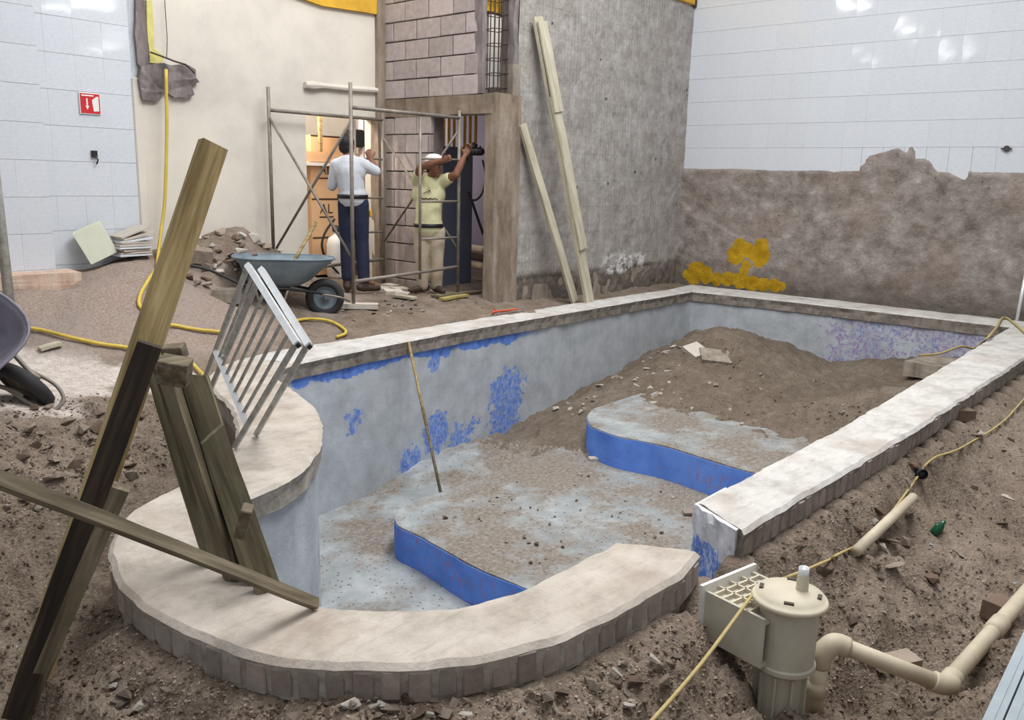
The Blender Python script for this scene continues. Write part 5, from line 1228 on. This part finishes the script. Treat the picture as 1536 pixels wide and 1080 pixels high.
bm = BM(); tube(bm, [q0 + Vector((0, 0, .09)), q0 + Vector((0, 0, .15))], .040, 14); mesh('coupling', bm, M_pvc, pp, smooth=True)
bm = BM(); tube(bm, spline([q1 - Vector((0, 0, .04)), q1, q1.lerp(q2, .5) + Vector((0, 0, .014)), q2, q2.lerp(q3, .1)], 4), .040, 14); mesh('elbow', bm, M_pvc, pp, smooth=True)
bm = BM(); tube(bm, [q2.lerp(q3, .05), q3], .032, 14); mesh('cross_pipe', bm, M_pvc, pp, smooth=True)
bm = BM(); tube(bm, spline([q3 + (q2 - q3) * .08, q3, (q3 + q4) / 2 + Vector((.02, -.02, 0)), q4, q4.lerp(q5, .05)], 4), .039, 14); mesh('elbow', bm, M_pvc, pp, smooth=True)
bm = BM(); tube(bm, [q4, q4.lerp(q5, .45), q5], .033, 14); mesh('long_pipe', bm, M_pvc, pp, smooth=True)
bm = BM(); tube(bm, [q4.lerp(q5, .42), q4.lerp(q5, .52)], .039, 14); mesh('coupling', bm, M_pvc, pp, smooth=True)
a, b = hit(1283, 838), hit(1366, 775); a.z += .035; b.z = max(b.z, a.z) + .05
bm = BM(); tube(bm, [a, b], .026, 12); tag(mesh('loose_pipe', bm, M_pvc, None, smooth=True, origin=a), 'short dusty pipe half buried beside the straight right coping', 'pipe')
a = hit(1379, 722); bm = BM(); tube(bm, [a + Vector((.12, .1, .03)), a + Vector((-.02, -.02, .05))], .03, 12, caps=False); tube(bm, [a + Vector((.12, .1, .03)), a + Vector((-.01, -.01, .049))], .024, 12)
tag(mesh('pipe_stump', bm, M_tyre, None, smooth=True, origin=a), 'dark open pipe end sticking out of the soil right of the pool', 'pipe')
a = hit(1400, 800); bm = BM(); lathe(bm, [(0, 0), (.022, 0), (.024, .01), (.024, .05), (.012, .07), (.010, .09), (0, .09)], a, 14); o = mesh('glass_bottle', bm, M_green, None, smooth=True, origin=a); tag(o, 'small green glass bottle in the soil right of the loose pipe', 'bottle'); o.rotation_euler = (.5, .3, 0)

def cord(name, pts, r, mat, label, cat, n=6, lift=.012):
    P = spline(pts, n); bm = BM(); tube(bm, P, r, 7); return tag(mesh(name, bm, mat, None, smooth=True, origin=P[0]), label, cat)
up = lambda v, h=.014: Vector((v.x, v.y, v.z + h))
rp = [up(hit(p.x, p.y, gz, -.25), .022) for p in spline([(x, y, 0) for x, y in ((1575, 560), (1536, 602), (1500, 640), (1440, 677), (1395, 696), (1368, 732), (1330, 782), (1290, 820), (1240, 848))], 4)]
rp += [Z(1196, 860, -.03), Z(1165, 872, -.05), Z(1134, 888, -.03), Z(1120, 904, -.04), Z(1060, 985, -.08), Z(1010, 1045, -.10), Z(965, 1095, -.11)]
cord('rope', rp, .0065, M_rope, 'tan rope trailing over the right hand trench and past the skimmer', 'rope')
rp = [Z(1545, 505, .02), Z(1508, 476, .02), Z(1494, 492, .02), Z(1480, 508, .02), PX(1462, 522, 10.0), PX(1440, 520, 9.7), PX(1410, 530, 9.5), PX(1378, 533, 9.6)]
cord('rope', rp, .012, M_rope, 'tan rope lying over the far right corner of the pool', 'rope')
def px_path(pts, n=4, lift=.026, z0=-.05):
    P = spline([(x, y, 0) for x, y in pts], n); return [up(hit(p.x, p.y, gz, z0), lift) for p in P]
hs = [PY(249, 104, 7.98), PY(250, 200, 7.97), PY(247, 300, 7.95), PY(241, 350, 7.9), PY(236, 392, 7.75)] + px_path(((236, 405), (222, 425), (211, 445), (209, 460), (216, 470)), 4, .02, .4)
cord('water_hose', hs, .016, M_hose, 'yellow hose hanging down from the torn hole in the cream wall', 'hose')
hs = px_path(((40, 496), (70, 502), (100, 510), (140, 519), (175, 524), (205, 526), (228, 502), (250, 492), (290, 498), (335, 503)))
cord('water_hose', hs, .015, M_hose, 'yellow hose lying across the ground in front of the sand heap', 'hose')
hs = px_path(((425, 492), (455, 483), (488, 484), (508, 492), (519, 503), (505, 510)))
cord('water_hose', hs, .015, M_hose, 'yellow hose bend behind the coping near the barrow wheel', 'hose')
hs = px_path(((284, 545), (300, 562), (318, 580), (338, 602)))
cord('water_hose', hs, .014, M_hose, 'short stretch of yellow hose in the trench behind the railing', 'hose')

# galvanised channels in the bottom right corner
A0, B0 = Z(1464, 1100, -.06), Z(1546, 925, -.06); dv = (B0 - A0).normalized(); nv = Vector((dv.y, -dv.x, 0))
if nv.dot(UR) < 0: nv = -nv
for k in range(6):
    r = BM(); o0 = A0 - dv * .4 + nv * (k * .05); o1 = B0 + dv * .6 + nv * (k * .05)
    bar(r, o0 + nv * .022, o1 + nv * .022, .044, .003); bar(r, o0 + nv * .001 + Vector((0, 0, -.02)), o1 + nv * .001 + Vector((0, 0, -.02)), .003, .04); bar(r, o0 + nv * .043 + Vector((0, 0, -.02)), o1 + nv * .043 + Vector((0, 0, -.02)), .003, .04)
    bar(r, o0 + nv * .022 + Vector((0, 0, .003)), o1 + nv * .022 + Vector((0, 0, .003)), .008, .003)
    tag(mesh('metal_channel', r, M_galv, None, origin=o0), ('leftmost', 'second from left', 'third from left', 'fourth from left', 'fifth from left', 'rightmost')[k] + ' galvanised steel channel in the bottom right corner', 'channel', 'galvanised channels in the bottom right corner')

# ------------------------------------------------------------------ boards on the stripped wall, pole, tool
tag(plank_obj('wall_board', Z(862, 452, .0) + UR * 0, PY(783, 187, 6.30), .115, .035, (0, -1, .15), M_palewood), 'shorter pale board leaning on the stripped wall beside the concrete column', 'board')
f0 = Z(884, 453, .0); t0 = PY(806, 25, 6.28)
tag(plank_obj('wall_board', f0, t0, .155, .035, (0, -1, .15), M_palewood), 'longest pale board leaning on the stripped wall', 'board')
d_ = (t0 - f0)
tag(plank_obj('wall_board', f0 + d_ * .20 + Vector((.02, -.035, .0)), f0 + d_ * .735 + Vector((-.01, -.035, .01)), .145, .025, (0, -1, .15), M_palewood), 'pale board lying on the middle of the longest leaning board', 'board')
tag(plank_obj('wall_board', f0 + d_ * .685 + Vector((.0, -.055, .0)), f0 + d_ * .985 + Vector((.015, -.04, .0)), .16, .022, (0, -1, .15), M_palewood), 'short pale board overlapping the top of the longest leaning board', 'board')
a, b = Z(661, 739, -1.07), PY(613, 514, 5.53)
po = empty('broom_pole', a, 0, 'thin wooden pole standing in the pool against the left wall', 'pole')
bm = BM(); tube(bm, [a.lerp(b, .42), b], .013, 8); mesh('pole', bm, M_pine, po, smooth=True)
bm = BM(); tube(bm, [a, a.lerp(b, .43)], .0125, 8); tag(mesh('lower_end', bm, M_oldwood, po, smooth=True), 'darker dirty lower end')
c = Z(760, 466, .012); ht = empty('hacksaw', c, 0, 'small hacksaw with orange frame lying on the left coping', 'saw')
bm = BM(); tube(bm, [Z(738, 468, .02), Z(776, 464, .02)], .012, 6); mesh('frame', bm, M_orange, ht)
bm = BM(); tube(bm, [Z(741, 462, .05), Z(744, 466, .02), Z(738, 470, .02)], .009, 6); mesh('grip', bm, M_orange, ht)
bm = BM(); tube(bm, [Z(745, 470, .015), Z(786, 466, .02), Z(783, 463, .035)], .007, 6); mesh('blade', bm, M_scaf, ht)
a, b = PX(1522, 497, 10.85), PX(1541, 400, 10.95); cd = empty('metal_conduit', a, 0, 'shiny metal tube standing upright at the far right corner of the pool', 'tube')
bm = BM(); tube(bm, [a, b], .02, 10); mesh('tube', bm, M_alu, cd, smooth=True); bm = BM(); tube(bm, [a - Vector((0, 0, .06)), a.lerp(b, .14)], .03, 10); mesh('socket', bm, M_alud, cd, smooth=True)
# grey pole at the far left edge
a = PY(14, 440, 6.6); bm = BM(); tube(bm, [Vector((a.x, a.y, gz(a.x, a.y))), Vector((a.x - .03, a.y, 2.2))], .035, 10); tag(mesh('steel_pole', bm, M_alud, None, smooth=True, origin=(a.x, a.y, gz(a.x, a.y))), 'grey steel pole standing at the far left edge', 'pole')

# ------------------------------------------------------------------ stacked tiles, slab panel, blocks, boards on the floor
base = PY(197, 380, 7.93); zt_ = max(gz(base.x, base.y), base.z - .02) + .0
for k in range(9):
    bm = BM(); box(bm, (0, 0, 0), (.30 - .01 * (k % 3), .26, .019)); bevel(bm, .002)
    for v in bm.verts: v.co += Vector([rng.uniform(-.002, .002) for _ in range(3)])
    o = mesh('loose_tile', bm, M_stonel if k % 3 else M_tile, None, local=True); o.location = (base.x + rng.uniform(-.02, .02) + (.02 if k > 5 else 0), base.y + rng.uniform(-.01, .01), zt_ + .012 + k * .023 + (.012 * (k - 6) if k > 6 else 0))
    o.rotation_euler = (0, (-.12 * (k - 5)) if k > 5 else rng.uniform(-.03, .03), rng.uniform(-.12, .12))
    tag(o, ('bottom', 'second lowest', 'third lowest', 'fourth lowest', 'middle', 'fourth from top', 'third from top', 'second from top', 'topmost')[k] + ' loose tile of the small stack at the foot of the tiled wall', 'tile', 'stacked tiles by the tiled wall')
P4 = [PY(137, 397, 7.86), PY(176, 378, 7.86), PY(150, 334, 8.0), PY(109, 352, 8.0)]
bm = BM(); extrude_poly(bm, P4, (.01, .03, .02)); tag(mesh('foam_panel', bm, M_yellowpale if False else plain('pale_green_panel', srgb(194, 196, 178), .8, 0, .06, 5), None, origin=P4[0]), 'pale greenish square panel leaning on the tiled wall beside the tile stack', 'panel')
def chunk(px, py, s, label, cat, mat, rz=0., tilt=(0, 0), zf=gz, name='concrete_block', z0=0., grp=None):
    p = hit(px, py, zf, z0); bm = BM(); box(bm, (0, 0, 0), s); bmesh.ops.subdivide_edges(bm, edges=bm.edges[:], cuts=2, use_grid_fill=True)
    for v in bm.verts: v.co += Vector(mnoise.noise_vector(v.co * 9 + Vector((px, py, 0)))) * min(s) * .09
    o = mesh(name, bm, mat, None, local=True); o.location = p + Vector((0, 0, s[2] * .42)); o.rotation_euler = (tilt[0], tilt[1], ang + rz); return tag(o, label, cat, grp)
chunk(342, 452, (.24, .16, .13), 'grey hollow block lying under the handles of the blue wheelbarrow', 'block', M_conc, .1, z0=.3)
chunk(302, 392, (.2, .15, .13), 'rounded concrete lump on the rubble left of the blue wheelbarrow', 'lump', M_stone, .5, (.2, .1), z0=.5, name='concrete_lump')
chunk(1072, 540, (.34, .26, .07), 'grey paving slab lying tilted on the dirt heap in the pool', 'slab', M_conc, .0, (.38, .1), pz, 'paving_slab', -.4)
chunk(1044, 530, (.2, .26, .06), 'pale slab half hidden behind the tilted paving slab', 'slab', M_stonel, .4, (.3, -.25), pz, 'paving_slab', -.4)
chunk(1408, 562, (.62, .5, .16), 'low concrete lump in the far right corner of the pool', 'lump', M_conc, .75, (0, 0), pz, 'concrete_lump', -.4)
chunk(895, 690, (.15, .06, .03), 'small blue grey chip at the foot of the upper riser', 'chip', M_skimg, .3, (.1, 0), lambda x, y: -1.06, 'paint_chip', -1.06)
chunk(1036, 770, (.12, .05, .02), 'flat brown shard on the pool floor by the right coping', 'shard', M_stone, .1, (.2, 0), lambda x, y: -1.05, 'flat_shard', -1.05)
chunk(1436, 628, (.2, .1, .08), 'stone beside the rope right of the pool', 'stone', M_stoned, .1)
chunk(1404, 940 - 300, (.1, .08, .05), 'small brown stone close to the right coping', 'stone', M_stoned, .1, name='stone')
chunk(1350, 1000, (.14, .09, .05), 'flat stone in the trench behind the cross pipe', 'stone', M_stone, .3, name='stone')
chunk(1497, 925, (.12, .10, .09), 'dark stone wedged under the long trench pipe', 'stone', M_stoned, .5, name='stone')
chunk(540, 462, (.36, .12, .05), 'pale concrete piece at the foot of the scaffold post', 'block', M_stonel, .1, z0=.1, name='concrete_piece')
for (x1, y1, x2, y2, w, lb, m) in ((652, 447, 716, 441, .12, 'old board on the floor at the feet of the worker in the cap', M_oldwood), (662, 452, 700, 446, .09, 'yellowish board on the floor in front of the worker in the cap', M_yelwood), (592, 446, 622, 451, .1, 'pale board on the floor left of the worker in the cap', M_palewood),
                             (60, 528, 92, 520, .07, 'small pale board lying by the yellow hose on the left', M_palewood), (840, 806 - 355, 872, 447, .04, 'thin slat on the left coping at the foot of the leaning boards', M_oldwood)):
    a, b = hit(x1, y1), hit(x2, y2); a.z += .02; b.z += .025
    if y1 == 451 and x1 == 840: continue
    tag(plank_obj('floor_board', a, b, w, .025, (0, 0, 1), m), lb, 'board')
for k, (x, y) in enumerate(((578, 436), (590, 440), (600, 436), (586, 431), (604, 443))):
    chunk(x, y, (.2, .14, .04), 'broken slab in the small pile on the floor by the block wall', 'slab', M_stonel, .4 * k, (.1, .05), z0=.1, name='broken_slab', grp='broken slabs by the block wall')
# hollow log-like brown beam at the pier foot
# ------------------------------------------------------------------ rubble: stones one by one, fine gravel as stuff
def stone_mesh(mat, seed, flat=.6, n=12):
    r_ = random.Random(seed); bm = BM()
    for _ in range(n): v = Vector((r_.gauss(0, 1), r_.gauss(0, 1), r_.gauss(0, 1))).normalized(); bm.verts.new((v.x * r_.uniform(.8, 1.1), v.y * r_.uniform(.55, .9), v.z * flat * r_.uniform(.8, 1.1)))
    g = bmesh.ops.convex_hull(bm, input=bm.verts[:]); bmesh.ops.delete(bm, geom=[e for e in g['geom_interior'] if isinstance(e, bmesh.types.BMVert)], context='VERTS')
    me = bpy.data.meshes.new('stone'); bm.to_mesh(me); bm.free(); me.materials.append(mat); return me
SM = {k: [stone_mesh(m, i * 7 + hash_, fl) for i, fl in enumerate((.6, .35, .8, .25, .5))] for hash_, (k, m) in enumerate((('mid', M_stone), ('pale', M_stonel), ('dark', M_stoned)))}
def rnd_in(poly):
    xs = [p[0] for p in poly]; ys = [p[1] for p in poly]
    while True:
        x, y = rng.uniform(min(xs), max(xs)), rng.uniform(min(ys), max(ys))
        if in_poly(np.array([x]), np.array([y]), poly)[0]: return x, y
def stones(n, poly, r0, r1, kinds, label, cat, group, zf=gz, z0=-.1, name='stone'):
    for _ in range(n):
        x, y = rnd_in(poly); p = hit(x, y, zf, z0)
        if zf is pz and (not inpool(np.array([p.x]), np.array([p.y]))[0] or p.y > 5.5): continue
        if zf is gz and (not keepg(np.array([p.x]), np.array([p.y]))[0] or p.x > 10.98 or (p.y > 6.3 and p.x > 7.35)): continue
        kd = rng.choice(kinds); q = rng.randrange(5); fr = (x - min(a[0] for a in poly)) / (max(a[0] for a in poly) - min(a[0] for a in poly))
        o = bpy.data.objects.new(name, SM[kd][q]); link(o); s = rng.uniform(r0, r1) * (1 if rng.random() < .8 else 1.35)
        lb = ('large ' if s > (r0 + r1) * .62 else 'small ' if s < (r0 + r1) * .42 else '') + {'mid': 'grey brown ', 'pale': 'whitish ', 'dark': 'dark brown '}[kd] + ('flat ' if q in (1, 3) else '') + label + ', ' + ('left part' if fr < .33 else 'middle part' if fr < .66 else 'right part')
        o.location = p + Vector((0, 0, s * .25)); o.scale = (s, s, s); o.rotation_euler = (rng.uniform(-.4, .4), rng.uniform(-.4, .4), rng.uniform(0, 6.28)); tag(o, lb, cat, group)
stones(80, [(150, 1000), (420, 1052), (820, 1040), (1000, 960), (1040, 990), (960, 1080), (180, 1080)], .010, .036, ('mid', 'dark', 'mid', 'pale'), 'stone in front of the curved coping', 'stone', 'stones in front of the curved coping')
stones(60, [(0, 600), (130, 620), (270, 600), (240, 700), (60, 770), (0, 790)], .02, .05, ('mid', 'dark', 'mid'), 'stone in the rubble bank at the left edge', 'stone', 'stones on the left rubble bank', z0=0)
stones(50, [(260, 365), (340, 345), (420, 360), (440, 380), (350, 420), (290, 440), (270, 400)], .03, .08, ('mid', 'pale', 'dark'), 'stone in the heap behind the blue wheelbarrow', 'stone', 'stones in the heap behind the wheelbarrow', z0=.5)
stones(40, [(1120, 860), (1536, 580), (1536, 820), (1420, 900), (1300, 1060), (1260, 940)], .018, .045, ('mid', 'dark', 'dark', 'pale'), 'stone in the trench right of the pool', 'stone', 'stones in the right hand trench', z0=-.35)
stones(90, [(800, 610), (850, 572), (920, 545), (1000, 505), (1040, 540), (980, 610), (880, 630)], .025, .055, ('pale', 'mid', 'pale'), 'rubble chip by the left pool wall', 'chip', 'pale chips along the left pool wall', pz, -.7, 'rubble_chip')
stones(45, [(950, 600), (1060, 540), (1200, 560), (1330, 590), (1180, 660), (1050, 660)], .015, .04, ('pale', 'mid', 'dark'), 'chip scattered over the dirt heap in the pool', 'chip', 'chips on the dirt heap', pz, -.7, 'rubble_chip')
stones(50, [(780, 442), (1000, 414), (1010, 424), (900, 438), (800, 456)], .03, .07, ('pale', 'mid', 'dark'), 'plaster lump along the foot of the stripped wall', 'lump', 'plaster lumps along the stripped wall', z0=0, name='plaster_lump')
stones(30, [(560, 440), (720, 452), (800, 445), (700, 470), (540, 480), (470, 490)], .015, .04, ('mid', 'pale', 'dark'), 'stone on the ground between scaffold and left coping', 'stone', 'stones in front of the scaffold', z0=.05)
flatp = lambda x, y: (-1.06 if x > 3.95 and y < 4.6 else pz(x, y))
stones(60, [(620, 760), (900, 690), (1080, 770), (1040, 815), (900, 805), (800, 850)], .008, .02, ('mid', 'dark', 'mid', 'pale'), 'stone on the lower raised pool floor', 'stone', 'small stones on the lower raised floor', flatp, -1.06)
def gravel(name, label, polys, n, r0, r1, mat, zf=gz, z0=-.1, parent=None):
    V, F = [], []
    base = [(SM['mid'][k].vertices, SM['mid'][k].polygons) for k in range(5)]
    base = [([v.co.copy() for v in vs], [list(p.vertices) for p in ps]) for vs, ps in base]
    pts = []
    for poly, w in polys:
        m = int(n * w)
        for _ in range(m): pts.append(rnd_in(poly))
    A = np.array(pts); z = np.full(len(A), z0)
    R_ = np.array([ray(x, y) for x, y in pts])
    F_ = groundz if zf is gz else zf
    for _ in range(12):
        t_ = (z - CAM_H) / R_[:, 2]; X = R_[:, 0] * t_; Y = R_[:, 1] * t_; z = z * .5 + F_(X, Y) * .5
    ok = (keepg(X, Y) & (Y < 7.95) & (X < 10.9)) if zf is gz else inpool(X, Y)
    for x, y, zz_ in zip(X[ok], Y[ok], z[ok]):
        vs, fs = rng.choice(base); s = rng.uniform(r0, r1); c, sn = math.cos(rng.uniform(0, 6.28)), math.sin(rng.uniform(0, 6.28)); o0 = len(V)
        a = rng.uniform(0, 6.28); c, sn = math.cos(a), math.sin(a)
        for v in vs: V.append((x + s * (v.x * c - v.y * sn), y + s * (v.x * sn + v.y * c), zz_ + s * (v.z + .1)))
        for f in fs: F.append([i + o0 for i in f])
    me = bpy.data.meshes.new(name); me.from_pydata(V, [], F); me.materials.append(mat); o = bpy.data.objects.new(name, me); link(o)
    return tag(o, label, 'gravel', kind='stuff')
gravel('gravel', 'brown clods and gravel strewn over the dug soil', [([(0, 590), (250, 590), (300, 560), (340, 600), (260, 700), (60, 780), (0, 790)], .28), ([(150, 900), (400, 1050), (820, 1035), (1040, 900), (1120, 960), (1120, 1080), (0, 1080), (0, 800), (60, 780)], .26), ([(1120, 850), (1536, 560), (1536, 1000), (1450, 1080), (1140, 1080)], .3), ([(280, 370), (340, 345), (440, 365), (350, 430)], .05)], 6000, .003, .013, M_stoned)
gravel('fine_gravel', 'fine pale gravel sprinkled over the dug soil', [([(0, 590), (250, 590), (260, 700), (0, 790)], .3), ([(150, 900), (400, 1050), (820, 1035), (1040, 900), (1120, 1080), (200, 1080)], .3), ([(1120, 850), (1536, 560), (1536, 1000), (1140, 1080)], .4)], 2600, .003, .009, M_stone)
gravel('dirt_crumbs', 'dirt crumbs lying over the pool dirt', [([(880, 600), (1000, 510), (1100, 500), (1240, 560), (1370, 575), (1130, 700), (900, 640)], 1)], 3500, .006, .02, M_stoned, poolz, -.7)

# ------------------------------------------------------------------ fluorescent fittings of the hall (above the frame, mirrored in the glazed tiles)
def fitting(c, d):
    c = Vector(c); d = Vector(d).normalized(); r = empty('strip_light', c, 0, 'lit fluorescent strip light hung high over the hall', 'lamp', 'strip lights of the hall')
    bm = BM(); bar(bm, c - d * .65 + Vector((0, 0, .05)), c + d * .65 + Vector((0, 0, .05)), .16, .05); mesh('casing', bm, M_white, r)
    for s_ in (-.05, .05):
        q = Vector((-d.y, d.x, 0)) * s_; bm = BM(); tube(bm, [c - d * .6 + q, c + d * .6 + q], .016, 8); mesh('lamp_tube', bm, M_tubelight, r)
for (x, y) in ((1275, 5), (1360, 42), (1428, 77), (1290, 97), (1200, -30)):
    dd_ = ray(x, y); t_ = (5.2 - CAM_H) / dd_[2]; fitting((22.19 - dd_[0] * t_, dd_[1] * t_, 5.2), (1, 0, 0)) if abs(dd_[2]) > 0 and 22.19 - dd_[0] * t_ > -14 else None
for (x, y) in ((120, 5), (168, 68)):
    dd_ = ray(x, y); t_ = (5.2 - CAM_H) / dd_[2]; fitting((dd_[0] * t_, 16.2 - dd_[1] * t_, 5.2), (1, 0, 0))
